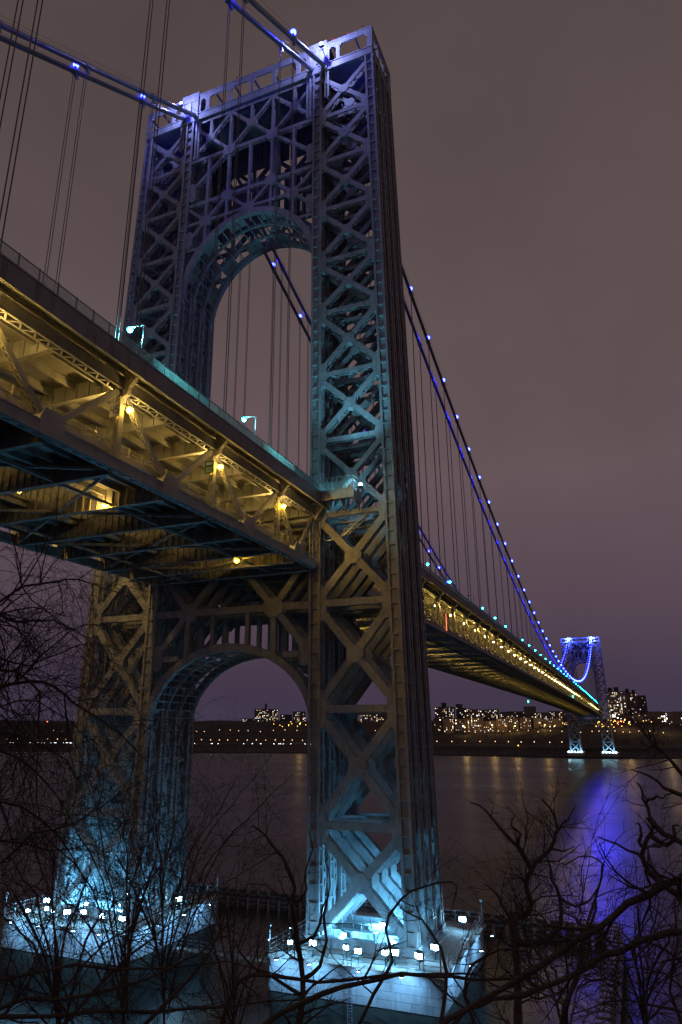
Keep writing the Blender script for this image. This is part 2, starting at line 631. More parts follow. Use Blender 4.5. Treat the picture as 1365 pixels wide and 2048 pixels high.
def make_tower():
    T = thing('bridge_tower', 'tall riveted grey steel bridge tower with two arches on floodlit piers', 'bridge tower')

    def planes(z):
        d = dxo(z)
        return (-d, -d / 3, d / 3, d)
    # columns
    for sy in (-1, 1):
        for inner in (0, 1):
            for ip in range(4):
                f = (lambda z: (planes(z)[ip], sy * (yi(z) if inner else yo(z)), z))
                column_mesh(f(14.6), f(177.0), COLW + (0.15 if inner else 0), 1.75).build('column', STEEL, T)
    # bracing of the cross planes
    for sy in (-1, 1):
        for ip in range(4):
            front = ip in (0, 3)
            for k in range(12):
                z0, z1 = ZL[k], ZL[k + 1]
                w = 1.22 if z0 < 70 else 0.94
                dep = 1.2

                def P(z, t):
                    a, b = sy * (yi(z) + 0.8), sy * (yo(z) - 0.8)
                    return Vector((planes(z)[ip], a + (b - a) * t, z))
                zm = (z0 + z1) / 2
                for (ta, tb) in ((0, 1), (1, 0)):
                    g = MB()
                    g.laced(P(z0 + 0.9, ta), P(z1 - 0.9, tb), w, dep - 0.06 * (ta + 0.5), (1, 0, 0))
                    g.build('diagonal_brace', STEEL, T)
                g = MB()
                c = P(zm, 0.5)
                pts, off = octo(c, w * 2.35, w * 2.15, w * 0.72, (1, 0, 0), 0.09)
                g.prism(pts, (dep + 0.15, 0, 0))
                g.build('gusset_plate', STEEL, T)
                if k > 0:
                    g = MB()
                    g.laced(P(z0, -0.03), P(z0, 1.03), w * 0.92, dep - 0.14, (1, 0, 0))
                    g.build('horizontal_strut', STEEL, T)
                    if front:
                        for t in (0, 1):
                            g = MB()
                            q = P(z0, t)
                            iw = 1.25 * (1 if t == 0 else -1) * sy
                            hh = w * 2.4
                            x = q.x
                            poly = [(0, -hh), (0.45 * iw, -hh), (iw, -hh * 0.35), (iw, hh * 0.35), (0.45 * iw, hh), (0, hh)]
                            g.prism([Vector((x, q.y + a, q.z + b)) for a, b in poly], (dep + 0.19, 0, 0))
                            g.build('corner_gusset', STEEL, T)
    # lattice of the long sides (three bays between the four columns)
    for sy in (-1, 1):
        for inner in (0, 1):
            for bay in range(3):
                for k in range(12):
                    g = MB()
                    zz = [ZL[k], (ZL[k] + ZL[k + 1]) / 2, ZL[k + 1]]

                    def Q(z, t):
                        pl = planes(z)
                        a, b = pl[bay] + 0.8, pl[bay + 1] - 0.8
                        return Vector((a + (b - a) * t, sy * (yi(z) if inner else yo(z)), z))
                    for h in range(2):
                        za, zb2 = zz[h] + 0.5, zz[h + 1] - 0.5
                        for s in (-1, 1):
                            o = Vector((0, s * 0.26, 0))
                            g.beam(Q(za, 0) + o, Q(zb2, 1) + o, 0.42, 0.12, (0, 0, 1))
                            g.beam(Q(za, 1) + o * 0.86, Q(zb2, 0) + o * 0.86, 0.42, 0.12, (0, 0, 1))
                        zc = (za + zb2) / 2
                        pts, off = octo(Q(zc, 0.5), 1.1, 1.5, 0.35, (0, 1, 0), 0.05)
                        for s in (-1, 1):
                            g.prism([p + Vector((0, s * 0.35, 0)) for p in pts], off)
                        c = zz[h]
                        g.beam(Q(c, -0.05), Q(c, 1.05), 0.9, 0.62, (0, 0, 1))
                    g.build('lattice_panel', STEEL, T)
    # interior floors/diaphragms in the legs
    for sy in (-1, 1):
        for k in range(1, 12):
            z = ZL[k]
            g = MB()
            p = planes(z)
            a, b = sy * (yi(z) + 0.9), sy * (yo(z) - 0.9)
            g.laced((p[0], a, z + 0.2), (p[3], b, z + 0.2), 0.5, 0.5, (0, 0, 1), pitch=0.9)
            g.laced((p[0], b, z + 0.14), (p[3], a, z + 0.14), 0.5, 0.5, (0, 0, 1), pitch=0.9)
            g.build('plan_brace', STEEL, T)
    # ladder inside the south leg
    for sy in (-1, 1):
        g = MB()
        for s in (-1, 1):
            g.beam((-2.2 + 0.3 * s, sy * 20.4, 80), (-2.2 + 0.3 * s, sy * 20.0, 176), 0.08, 0.08, (1, 0, 0))
        for i in range(190):
            z = 80.3 + i * 0.5
            g.box(-2.5, -1.9, sy * 20.4 - 0.04, sy * 20.4 + 0.04, z - 0.03, z + 0.03)
        g.build('ladder', DARKM, T)

    # portal trusses and arches between the legs, on the four column planes
    def M(ip, y0, z0, y1, z1, w, name, dep=0.9):
        g = MB()
        g.laced((planes(z0)[ip], y0, z0), (planes(z1)[ip], y1, z1), w, dep, (1, 0, 0))
        return g.build(name, STEEL, T)

    def G(ip, y, z, w, h, dep=0.98):
        g = MB()
        pts, off = octo((planes(z)[ip], y, z), w, h, min(w, h) * 0.28, (1, 0, 0), 0.08)
        g.prism(pts, (dep + 0.08, 0, 0))
        g.build('gusset_plate', STEEL, T)
    yc = 15.1

    def arch_z(zc, b, y):
        return zc + b * sqrt(max(0, 1 - (y / 15.0) ** 2))
    U = (128.0, 17.6)
    for ip in (0, 3):
        za, zb_, zc_ = 176.2, 165.0, 152.7
        for z, nm in ((za, 'top_chord'), (zb_, 'horizontal_strut'), (zc_, 'horizontal_strut')):
            M(ip, -yc, z, yc, z, 1.25 if z > 170 else 0.8, nm)
        for y in (-5.3, 5.3):
            M(ip, y, za, y, arch_z(*U, y) + 0.6, 0.6, 'vertical_post', 0.8)
        M(ip, 0, zb_, 0, arch_z(*U, 0) + 0.6, 0.58, 'vertical_post', 0.8)
        for y in (-10.4, 10.4):
            M(ip, y, zb_, y, arch_z(*U, y) + 0.6, 0.7, 'vertical_post', 0.8)
        for yl in (-10.5, 0, 10.5):
            M(ip, yl - 5.0, zb_ + 0.4, yl + 5.0, za - 0.6, 0.66, 'diagonal_brace', 0.84)
            M(ip, yl + 5.0, zb_ + 0.4, yl - 5.0, za - 0.6, 0.66, 'diagonal_brace', 0.78)
            M(ip, yl, zb_ + 5.4, yl, za - 0.4, 0.7, 'vertical_post', 0.72)
            G(ip, yl, zb_ + 5.6, 2.2, 2.2)
        for s in (-1, 1):
            M(ip, s * 5.3, zb_, s * 14.9, 156.6, 0.7, 'diagonal_brace', 0.84)
            M(ip, s * 5.3, zc_, s * 14.9, 143.0, 0.74, 'diagonal_brace', 0.84)
            M(ip, s * 5.3, zc_, 0, 147.4, 0.66, 'diagonal_brace', 0.78)
            M(ip, s * 14.9, 151.9, s * 10.4, 147.5, 0.7, 'diagonal_brace', 0.78)
            M(ip, s * 14.9, 147.6, s * 5.3, 147.6, 0.7, 'horizontal_strut', 0.8)
            M(ip, s * 14.9, 140.8, s * 11.6, 140.8, 0.7, 'horizontal_strut', 0.8)
            G(ip, s * 5.3, zb_, 2.8, 2.6)
            G(ip, s * 5.3, zc_, 2.8, 2.5)
            G(ip, s * 10.4, 147.5, 2.8, 2.6)
            G(ip, s * 14.3, 156.2, 1.6, 4.6)
            G(ip, s * 14.3, 143.4, 1.6, 4.4)
        G(ip, 0, 147.4, 3.2, 2.6)
        M(ip, -5.3, 147.6, 5.3, 147.6, 0.7, 'horizontal_strut', 0.8)
    # lower portal
    Lw = (43.6, 12.0)
    for ip in range(4):
        for z, w in ((77.4, 1.5), (62.4, 1.2)):
            M(ip, -yc, z, yc, z, w, 'horizontal_strut', 1.05)
        for s in (-1, 1):
            M(ip, s * 8.4, 62.4, s * 14.9, 54.8, 1.15, 'diagonal_brace', 0.98)
            M(ip, s * 8.4, 62.4, s * 14.9, 70.6, 1.15, 'diagonal_brace', 0.98)
            M(ip, s * 8.4, 62.4, 0, 71.8, 1.15, 'diagonal_brace', 0.92)
            M(ip, 0, 69.5, s * 8.4, 77.0, 1.1, 'diagonal_brace', 0.86)
            M(ip, s * 8.4, 62.4, s * 8.4, arch_z(*Lw, 8.4) + 0.8, 1.0, 'vertical_post', 0.86)
            M(ip, s * 14.9, 54.6, s * 10.2, 54.6, 1.0, 'horizontal_strut', 0.9)
            G(ip, s * 8.4, 62.4, 3.5, 3.2, 1.12)
            G(ip, s * 14.2, 54.8, 2.0, 4.2, 1.12)
            M(ip, s * 3.4, 62.4, s * 3.4, arch_z(*Lw, 3.4) + 0.8, 0.7, 'vertical_post', 0.7)
        G(ip, 0, 70.6, 3.2, 3.3, 1.12)
    # arches: four ribs each with cross bars
    for (zc, b), nm in ((U, 'upper'), (Lw, 'lower')):
        cv = arch_curve(zc, b)
        for ip in range(4):
            g = MB()
            th = 1.25 if ip in (0, 3) else 0.6
            x = planes(zc + b * 0.6)[ip]
            dep = 1.0 if ip in (0, 3) else 0.45
            n = len(cv)
            for i in range(n - 1):
                (y0, z0), (y1, z1) = cv[i], cv[i + 1]
                k0, k1 = (1 + th / 15.0), (1 + th / 15.0)

                def O(y, z):
                    return (y * k0, zc + (z - zc) * (1 + th / b))
                q0, q1 = O(y0, z0), O(y1, z1)
                q0 = (max(-15.1, min(15.1, q0[0])), q0[1])
                q1 = (max(-15.1, min(15.1, q1[0])), q1[1])
                g.hexa([(x - dep / 2, y0, z0), (x + dep / 2, y0, z0), (x + dep / 2, *q0), (x - dep / 2, *q0),
                        (x - dep / 2, y1, z1), (x + dep / 2, y1, z1), (x + dep / 2, *q1), (x - dep / 2, *q1)])
            g.build('arch_rib', STEEL, T)
        x0, x1 = planes(zc + b * 0.6)[0], planes(zc + b * 0.6)[3]
        for i in range(1, 28):
            y, z = cv[i]
            g = MB()
            nrm = Vector((0, y / 225, (z - zc) / b ** 2)).normalized()
            c = Vector((0, y, z)) + nrm * 0.25
            g.beam((x0 + 0.5, c.y, c.z), (x1 - 0.5, c.y, c.z), 0.34, 0.22, nrm)
            g.build('arch_cross_bar', STEEL, T)
        if nm == 'upper':      # extrados panels seen from below, with a few round openings
            for seg in range(3, 25, 4):
                for xa, xb in ((planes(140)[0] + 0.6, planes(140)[1] - 0.6), (planes(140)[2] + 0.6, planes(140)[3] - 0.6)):
                    g = MB()
                    for i in (seg, seg + 1):
                        (ya, z_a), (yb, z_b) = cv[i], cv[i + 1]
                        k = 1.05
                        g.hexa([(xa, ya * k, zc + (z_a - zc) * k), (xb, ya * k, zc + (z_a - zc) * k), (xb, ya * (k + .005), zc + (z_a - zc) * (k + .005)), (xa, ya * (k + .005), zc + (z_a - zc) * (k + .005)),
                                (xa, yb * k, zc + (z_b - zc) * k), (xb, yb * k, zc + (z_b - zc) * k), (xb, yb * (k + .005), zc + (z_b - zc) * (k + .005)), (xa, yb * (k + .005), zc + (z_b - zc) * (k + .005))])
                    g.build('arch_panel', STEEL, T)
    # machinery rooms behind the upper portal
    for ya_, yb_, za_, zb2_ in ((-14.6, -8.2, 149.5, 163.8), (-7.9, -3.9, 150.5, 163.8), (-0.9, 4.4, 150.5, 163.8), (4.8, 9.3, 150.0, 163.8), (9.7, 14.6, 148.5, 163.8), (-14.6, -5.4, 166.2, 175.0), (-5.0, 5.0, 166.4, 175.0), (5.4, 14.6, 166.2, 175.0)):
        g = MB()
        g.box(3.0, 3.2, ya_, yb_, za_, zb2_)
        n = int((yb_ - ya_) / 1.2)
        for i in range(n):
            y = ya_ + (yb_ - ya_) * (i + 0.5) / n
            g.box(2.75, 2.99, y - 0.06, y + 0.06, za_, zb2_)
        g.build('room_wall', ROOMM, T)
    # elevator shaft pipe behind the upper portal
    g = MB()
    g.tube([(2.0, -2.4, 146.5), (2.0, -2.4, 176)], 1.0, 14)
    g.build('shaft_pipe', STEEL, T, smooth=True)
    # top gallery: frame with chamfered openings on four sides
    yt = yo(180) + 0.95
    dx = dxo(180) + 0.85
    posts = [0.0, 6.0, 12.0, 14.6, 17.9, 20.2, yt - 0.55]

    def fascia(fix, axis, a0, a1, opens, name):
        """wall with openings: list of (centre start, end)"""
        def bx(g, p, q, z0, z1, proud=0.0):
            t = 0.16 + proud
            if axis == 'x':
                g.box(fix - t, fix + t, p, q, z0, z1)
            else:
                g.box(p, q, fix - t, fix + t, z0, z1)
        g = MB()
        bx(g, a0, a1, 176.6, 178.4)
        bx(g, a0, a1, 182.5, 184.0)
        bx(g, a0, a1, 178.25, 178.5, 0.12)
        bx(g, a0, a1, 183.8, 184.1, 0.1)
        edges = [a0] + [e for o in opens for e in o] + [a1]
        for i in range(0, len(edges), 2):
            bx(g, edges[i], edges[i + 1], 178.4, 182.5)
        for p, q in opens:                       # chamfered corners
            for (cy, s) in ((p, 1), (q, -1)):
                for (cz, sz) in ((178.4, 1), (182.5, -1)):
                    tri = [(cy, cz), (cy + s * 0.6, cz), (cy, cz + sz * 0.6)]
                    if axis == 'x':
                        g.prism([(fix, a, b) for a, b in tri], (0.3, 0, 0))
                    else:
                        g.prism([(a, fix, b) for a, b in tri], (0, 0.3, 0))
        g.build(name, STEEL, T)
    wo = [(-yt + 1.1, -21.2), (-20.4, -18.8), (-13.4, -12.0), (-11.0, -6.0), (-5.2, -0.4), (0.4, 5.2), (6.0, 11.0), (12.0, 13.4), (18.8, 20.4), (21.2, yt - 1.1)]
    for sx in (-1, 1):
        fascia(sx * dx, 'x', -yt, yt, wo, 'gallery_wall')
    for sy in (-1, 1):
        fascia(sy * (yt - 0.17), 'y', -dx + 0.17, dx - 0.17, [(-5.2, -2.4), (-1.4, 1.4), (2.4, 5.2)], 'gallery_wall')
    g = MB()
    g.box(-dx + 0.2, dx - 0.2, -yt + 0.4, yt - 0.4, 176.9, 177.3)
    g.build('gallery_floor', STEEL, T)
    for i in range(-5, 6):
        g = MB()
        g.beam((-dx + 0.2, i * 4.9, 183.4), (dx - 0.2, i * 4.9, 183.4), 0.6, 0.3, (0, 0, 1))
        g.build('gallery_beam', STEEL, T)
    for i in (-1, 1):
        g = MB()
        g.beam((i * 2.6, -yt + 0.4, 182.0), (i * 2.6, yt - 0.4, 182.0), 0.3, 0.3, (0, 0, 1))
        for k in range(-9, 10):
            g.beam((i * 2.6, k * 2.8, 177.3), (i * 2.6, k * 2.8, 182), 0.12, 0.12, (1, 0, 0))
        g.build('gallery_railing', DARKM, T)
    # saddle housings
    for sy in (-1, 1):
        g = MB()
        for sx in (-1, 1):
            for ya, yb, za, zb_ in ((13.9, 18.4, 182.6, 184.8), (13.9, 14.5, 176.9, 182.6), (17.8, 18.4, 176.9, 182.6), (15.85, 16.45, 179, 182.6)):
                x = sx * (dx + 0.28)
                g.box(x - 0.14, x + 0.14, *sorted((sy * ya, sy * yb)), za, zb_)
        g.box(-dx, dx, *sorted((sy * 13.9, sy * 18.4)), 184.2, 184.75)
        g.build('saddle_housing', STEEL, T)
        for dy in (-1.37, 1.37):
            g = MB()
            g.prism([(-5, sy * YC + dy, 178.2), (5, sy * YC + dy, 178.2), (4.4, sy * YC + dy, 180.6), (2, sy * YC + dy, 181.9), (-2, sy * YC + dy, 181.9), (-4.4, sy * YC + dy, 180.6)], (0, 1.5, 0))
            g.build('cable_saddle', STEEL, T)
        # extra inner column strips below the saddle on the faces
        for sx in (-1, 1):
            for y0, zl in ((13.95, 165.5), (18.1, 169.5)):
                xx = sx * dxo(171)
                a = (xx, sy * y0, zl)
                b = (xx, sy * y0, 176.8)
                column_mesh(a, b, 1.1, 1.4).build('saddle_column', STEEL, T)
    # roof beacons
    for y in (-26.5, -23, -19.5, -10, -4, 4, 10, 21, 26):
        g = MB()
        g.tube([(-dx, y, 184.0), (-dx, y, 184.75)], 0.08, 6)
        g.ball((-dx, y, 184.9), 0.2, 6, 4)
        g.build('roof_beacon', REDM, T)
    # feet
    for sy in (-1, 1):
        for yy in (yi(15), yo(15)):
            for p in planes(15.2):
                g = MB()
                g.box(p - 1.25, p + 1.25, sy * yy - 1.35, sy * yy + 1.35, 14.0, 14.5)
                g.box(p - 1.0, p + 1.0, sy * yy - 1.1, sy * yy + 1.1, 14.5, 15.4)
                g.build('column_foot', STEEL, T)
        for ip in range(4):
            g = MB()
            x = planes(15)[ip]
            a, b = sorted((sy * (yi(15) + 0.9), sy * (yo(15) - 0.9)))
            g.box(x - 0.6, x + 0.6, a, b, 14.05, 15.3)
            n = 10
            for i in range(n):
                y = a + (b - a) * (i + 0.5) / n
                g.box(x - 0.75, x + 0.75, y - 0.06, y + 0.06, 14.05, 15.2)
            g.build('grillage_girder', STEEL, T)
    return T


tower = make_tower()
far_tower = copy_tree(tower)
far_tower.location.x = SPAN
far_tower['label'] = 'small distant steel bridge tower glowing blue at the far end of the bridge'


# ------------------------------------------------------------------ decks
def railing_mesh(L, fine):
    g = MB()
    H = 1.25
    g.beam((-L / 2, 0, H), (L / 2, 0, H), 0.07, 0.09, (0, 0, 1))
    g.beam((-L / 2, 0, 0.12), (L / 2, 0, 0.12), 0.06, 0.06, (0, 0, 1))
    n = 8 if fine else 6
    for i in range(n):
        x = -L / 2 + L * (i + 0.5) / n
        g.box(x - 0.05, x + 0.05, -0.05, 0.05, 0, H + 0.12)
    m = 150 if fine else 48
    r = 0.017 if fine else 0.03
    for i in range(m):
        x = -L / 2 + L * (i + 0.5) / m
        g.box(x - r, x + r, -r, r, 0.12, H)
    return g.mesh('railing_panel', RAILM)


def chord_mesh(L, w, h, lattice):
    g = MB()
    for s in (-1, 1):
        g.box(-L / 2, L / 2, s * (w / 2) - 0.05, s * (w / 2) + 0.05, -h / 2, h / 2)
        g.box(-L / 2, L / 2, s * (w / 2) - 0.13, s * (w / 2) + 0.13, h / 2 - 0.06, h / 2 + 0.02)
        g.box(-L / 2, L / 2, s * (w / 2) - 0.13, s * (w / 2) + 0.13, -h / 2 - 0.02, -h / 2 + 0.06)
    g.box(-L / 2, L / 2, -w / 2 + 0.05, w / 2 - 0.05, h / 2 - 0.14, h / 2 - 0.08)
    if lattice:
        n = 22
        for i in range(n):
            xa, xb = -L / 2 + L * i / n, -L / 2 + L * (i + 1) / n
            s = 1 if i % 2 else -1
            g.beam((xa, -s * w / 2, -h / 2 - 0.05), (xb, s * w / 2, -h / 2 - 0.05), 0.2, 0.05, (0, 0, 1).__class__((0, 1, 0)))
    else:                                     # perforated bottom plate
        n = 11
        for s in (-1, 1):
            g.box(-L / 2, L / 2, *sorted((s * (w / 2 - 0.05), s * 0.14)), -h / 2 - 0.08, -h / 2 - 0.03)
        for i in range(n):
            x = -L / 2 + L * i / n
            g.box(x, x + L / n * 0.5, -0.14, 0.14, -h / 2 - 0.08, -h / 2 - 0.03)
    return g.mesh('chord', DSTEEL)


def floor_beam_mesh():                          # under the upper deck, spans y
    g = MB()
    g.box(-0.06, 0.06, -15.7, 15.7, -2.55, -0.55)
    g.box(-0.32, 0.32, -15.7, 15.7, -2.62, -2.55)
    for i in range(-9, 10):
        g.box(-0.26, 0.26, i * 1.7 - 0.05, i * 1.7 + 0.05, -2.55, -0.55)
    return g.mesh('floor_beam', DSTEEL)


def low_beam_mesh():                            # haunched beam of the lower deck; z relative to deck
    g = MB()

    def top(y):
        y = abs(y)
        if y > 8.8:
            return -9.75
        if y < 4.6:
            return -8.0
        f = (8.8 - y) / 4.2
        f = f * f * (3 - 2 * f)
        return -9.75 + 1.75 * f
    ys = [-15.7 + 31.4 * i / 48 for i in range(49)]
    bot = -11.95
    for a, b in zip(ys, ys[1:]):
        for x0, x1, e in ((-0.06, 0.06, 0.0),):
            g.hexa([(x0, a, bot), (x1, a, bot), (x1, a, top(a)), (x0, a, top(a)), (x0, b, bot), (x1, b, bot), (x1, b, top(b)), (x0, b, top(b))])
        g.hexa([(-0.3, a, top(a) - 0.02), (0.3, a, top(a) - 0.02), (0.3, a, top(a) + 0.06), (-0.3, a, top(a) + 0.06),
                (-0.3, b, top(b) - 0.02), (0.3, b, top(b) - 0.02), (0.3, b, top(b) + 0.06), (-0.3, b, top(b) + 0.06)])
    g.box(-0.3, 0.3, -15.7, 15.7, bot - 0.07, bot)
    for i in range(-14, 15):
        y = i * 1.08
        g.box(-0.26, 0.26, y - 0.045, y + 0.045, bot, top(y) - 0.02)
    return g.mesh('lower_floor_beam', DSTEEL)


def post_mesh(h):
    g = MB()
    g.laced((0, 0, -h), (0, 0, 0), 0.75, 0.62, (0, 1, 0), th=0.06, bar=0.1, pitch=0.62)
    return g.mesh('vertical_post', DSTEEL)


def bracket_mesh():
    g = MB()
    # cantilever carrying the sidewalk: deep at the truss, rounded toe outside
    prof_ = [(0.45, -0.45), (2.55, -0.45), (2.55, -1.2), (1.9, -1.75), (1.2, -2.5), (0.95, -3.3), (0.45, -3.6)]
    g.prism([(0, -y, z) for y, z in prof_], (0.5, 0, 0))
    return g.mesh('sidewalk_bracket', CONC)


def make_decks():
    import math as _m
    side = thing('bridge_deck', 'double deck steel truss span between the hillside and the large tower, lower level lit yellow', 'bridge deck')
    main = thing('bridge_deck', 'long double deck main span receding over the river towards the far shore', 'bridge deck')
    fars = thing('bridge_deck', 'short deck span beyond the small distant tower', 'bridge deck')
    TOPZ, BOTZ = -2.05, -11.0                  # chord centre levels relative to roadway
    shared = {}

    def sh(key, fn):
        if key not in shared:
            shared[key] = fn()
        return shared[key]

    def put(name, me, par, x, y, z, rot=None, mirror=False):
        o = link(name, me, par, (x, y, z))
        if rot:
            o.rotation_euler = rot
        if mirror:
            o.scale.y = -1
        return o

    def panel(par, x0, x1, fine, post_at, node='bottom'):
        """one panel from x0 to x1, posts at ends"""
        x0, x1 = min(x0, x1), max(x0, x1)
        L = x1 - x0
        xm = (x0 + x1) / 2
        za, zb = deck_z(x0), deck_z(x1)
        zm = (za + zb) / 2
        sl = _m.atan2((zb - za), (x1 - x0))
        rot = (0, -sl, 0)
        kL = round(L, 1)
        # roadway slabs
        def slab():
            g = MB()
            g.box(-L / 2, L / 2, -15.9, 15.9, -0.42, -0.02)
            for i in range(-7, 8):
                g.box(-L / 2, L / 2, i * 2.05 - 0.12, i * 2.05 + 0.12, -0.52, -0.42)
            return g.mesh('upper_roadway', [SOFFIT])
        put('upper_roadway', sh(('slab', kL), slab), par, xm, 0, zm, rot)

        def strg():
            g = MB()
            for y in (-13.2, -9.9, -6.6, -3.3, 0, 3.3, 6.6, 9.9, 13.2):
                g.box(-L / 2, L / 2, y - 0.03, y + 0.03, -1.45, -0.53)
                g.box(-L / 2, L / 2, y - 0.17, y + 0.17, -1.5, -1.45)
            return g.mesh('stringers', DSTEEL)
        put('stringer_set', sh(('str', kL), strg), par, xm, 0, zm, rot)
        for s in (-1, 1):
            def walk():
                g = MB()
                g.box(-L / 2, L / 2, -18.75, -15.93, -0.40, 0.0)
                g.box(-L / 2, L / 2, -16.0, -15.8, 0.0, 0.45)
                return g.mesh('sidewalk', CONC)
            put('sidewalk', sh(('walk', kL), walk), par, xm, 0, zm, rot, s > 0)

            def fasc():
                g = MB()
                g.box(-L / 2 + 0.02, L / 2 - 0.02, -19.0, -18.76, -1.85, 0.12)
                g.box(-L / 2 + 0.02, L / 2 - 0.02, -19.06, -18.72, -1.95, -1.72)
                g.box(-L / 2 + 0.02, L / 2 - 0.02, -19.06, -18.6, 0.02, 0.2)
                return g.mesh('fascia', CONC)
            put('fascia', sh(('fascia', kL), fasc), par, xm, 0, zm, rot, s > 0)
            put('railing_panel', sh(('rail', kL, fine), lambda: railing_mesh(L, fine)), par, xm, s * 18.85, zm + 0.2, rot)
            put('top_chord', sh(('tc', kL), lambda: chord_mesh(L, 1.0, 1.35, True)), par, xm, s * YC, zm + TOPZ, rot)
            put('bottom_chord', sh(('bc', kL), lambda: chord_mesh(L, 0.8, 1.2, False)), par, xm, s * YC, zm + BOTZ, rot)
            if node == 'bottom':
                for (xa, xb) in ((x0, xm), (x1, xm)):
                    def diag(dl=abs(xm - x0)):
                        g = MB()
                        g.laced((0, 0, TOPZ - 0.4), (dl, 0, BOTZ + 0.4), 0.62, 0.5, (0, 1, 0), th=0.06, bar=0.1, pitch=0.5)
                        return g.mesh('diagonal', DSTEEL)
                    o = put('diagonal', sh(('dg', kL), diag), par, xa, s * YC, deck_z(xa))
                    if xb < xa:
                        o.scale.x = -1
                def gus():
                    g = MB()
                    g.prism([(-1.5, 0, BOTZ - 0.55), (1.5, 0, BOTZ - 0.55), (1.5, 0, BOTZ + 0.9), (0.9, 0, BOTZ + 1.9),
                             (-0.9, 0, BOTZ + 1.9), (-1.5, 0, BOTZ + 0.9)], (0, 1.06, 0))
                    return g.mesh('gusset_plate', DSTEEL)
                put('gusset_plate', sh('gus', gus), par, xm, s * YC, zm)

            def lrail():
                g = MB()
                for z in (0.55, 0.95, 1.3):
                    g.tube([(-L / 2, 0, z), (L / 2, 0, z)], 0.05, 5)
                for i in range(8):
                    x = -L / 2 + L * (i + 0.5) / 8
                    g.box(x - 0.07, x + 0.07, -0.1, 0.1, 0, 1.42)
                g.box(-L / 2, L / 2, -0.2, 0.2, -0.4, 0.3)
                return g.mesh('lower_railing', DSTEEL)
            put('lower_railing', sh(('lr', kL), lrail), par, xm, s * 15.1, zm - 9.2, rot)

            def lslab():
                g = MB()
                g.box(-L / 2, L / 2, -15.5, -4.0, -9.62, -9.25)
                for y in (-14.4, -12, -9.6, -7.2, -4.8):
                    g.box(-L / 2, L / 2, y - 0.15, y + 0.15, -10.3, -9.63)
                return g.mesh('lower_roadway', [DSTEEL])
            put('lower_roadway', sh(('ls', kL), lslab), par, xm, 0, zm, rot, s > 0)
        # bottom lateral
        def lat():
            g = MB()
            g.laced((-L / 2, -15.6, -11.55), (L / 2, 15.6, -11.55), 0.28, 0.3, (0, 0, 1), pitch=0.8)
            g.laced((-L / 2, 15.6, -11.35), (L / 2, -15.6, -11.35), 0.28, 0.3, (0, 0, 1), pitch=0.8)
            for y in (-8.6, 8.6):
                g.beam((-L / 2, y, -11.7), (L / 2, y, -11.7), 0.35, 0.25, (0, 0, 1))
            return g.mesh('lateral_brace', DSTEEL)
        put('lateral_brace', sh(('lat', kL), lat), par, xm, 0, zm, rot)
        # mid panel beams
        put('lower_floor_beam', sh('lb', low_beam_mesh), par, xm, 0, zm)
        put('floor_beam', sh('fb', floor_beam_mesh), par, xm, 0, zm)

    def panel_point(par, x):
        z = deck_z(x)
        put('floor_beam', sh('fb', floor_beam_mesh), par, x, 0, z)
        put('lower_floor_beam', sh('lb', low_beam_mesh), par, x, 0, z)
        for s in (-1, 1):
            put('vertical_post', sh('post', lambda: post_mesh(7.9)), par, x, s * YC, z + TOPZ - 0.6)
            put('sidewalk_bracket', sh('brk', bracket_mesh), par, x, s * YC, z, mirror=s > 0)

    xs = [-7.8] + XS
    for a, b in zip(xs, xs[1:]):
        panel(side, a, b, True, None)
    for x in XS:
        panel_point(side, x)
    panel_point(side, -8.3)
    xm = [7.8] + XM + [SPAN - 7.8]
    for a, b in zip(xm, xm[1:]):
        panel(main, a, b, False, None)
    for x in XM + [8.3, SPAN - 8.3]:
        panel_point(main, x)
    xf = [SPAN + 7.8] + XF
    for a, b in zip(xf, xf[1:]):
        panel(fars, a, b, False, None)
    for x in XF:
        panel_point(fars, x)
    # deck inside the towers
    for par, x in ((side, 0.0), (fars, SPAN)):
        g = MB()
        z = deck_z(x)
        g.box(x - 7.75, x + 7.75, -14.6, 14.6, z - 0.6, z - 0.05)
        for y in (-12, -6, 0, 6, 12):
            g.box(x - 7.75, x + 7.75, y - 0.2, y + 0.2, z - 1.6, z - 0.61)
        g.build('upper_roadway', SOFFIT, par)
        g = MB()
        g.box(x - 7.75, x + 7.75, -14.6, -4, z - 9.62, z - 9.25)
        g.box(x - 7.75, x + 7.75, 4, 14.6, z - 9.62, z - 9.25)
        for xx in (-5, 0, 5):
            g.box(x + xx - 0.2, x + xx + 0.2, -14.6, 14.6, z - 11.4, z - 9.63)
        g.build('lower_roadway', DSTEEL, par)
    return side, main


side_deck, main_deck = make_decks()

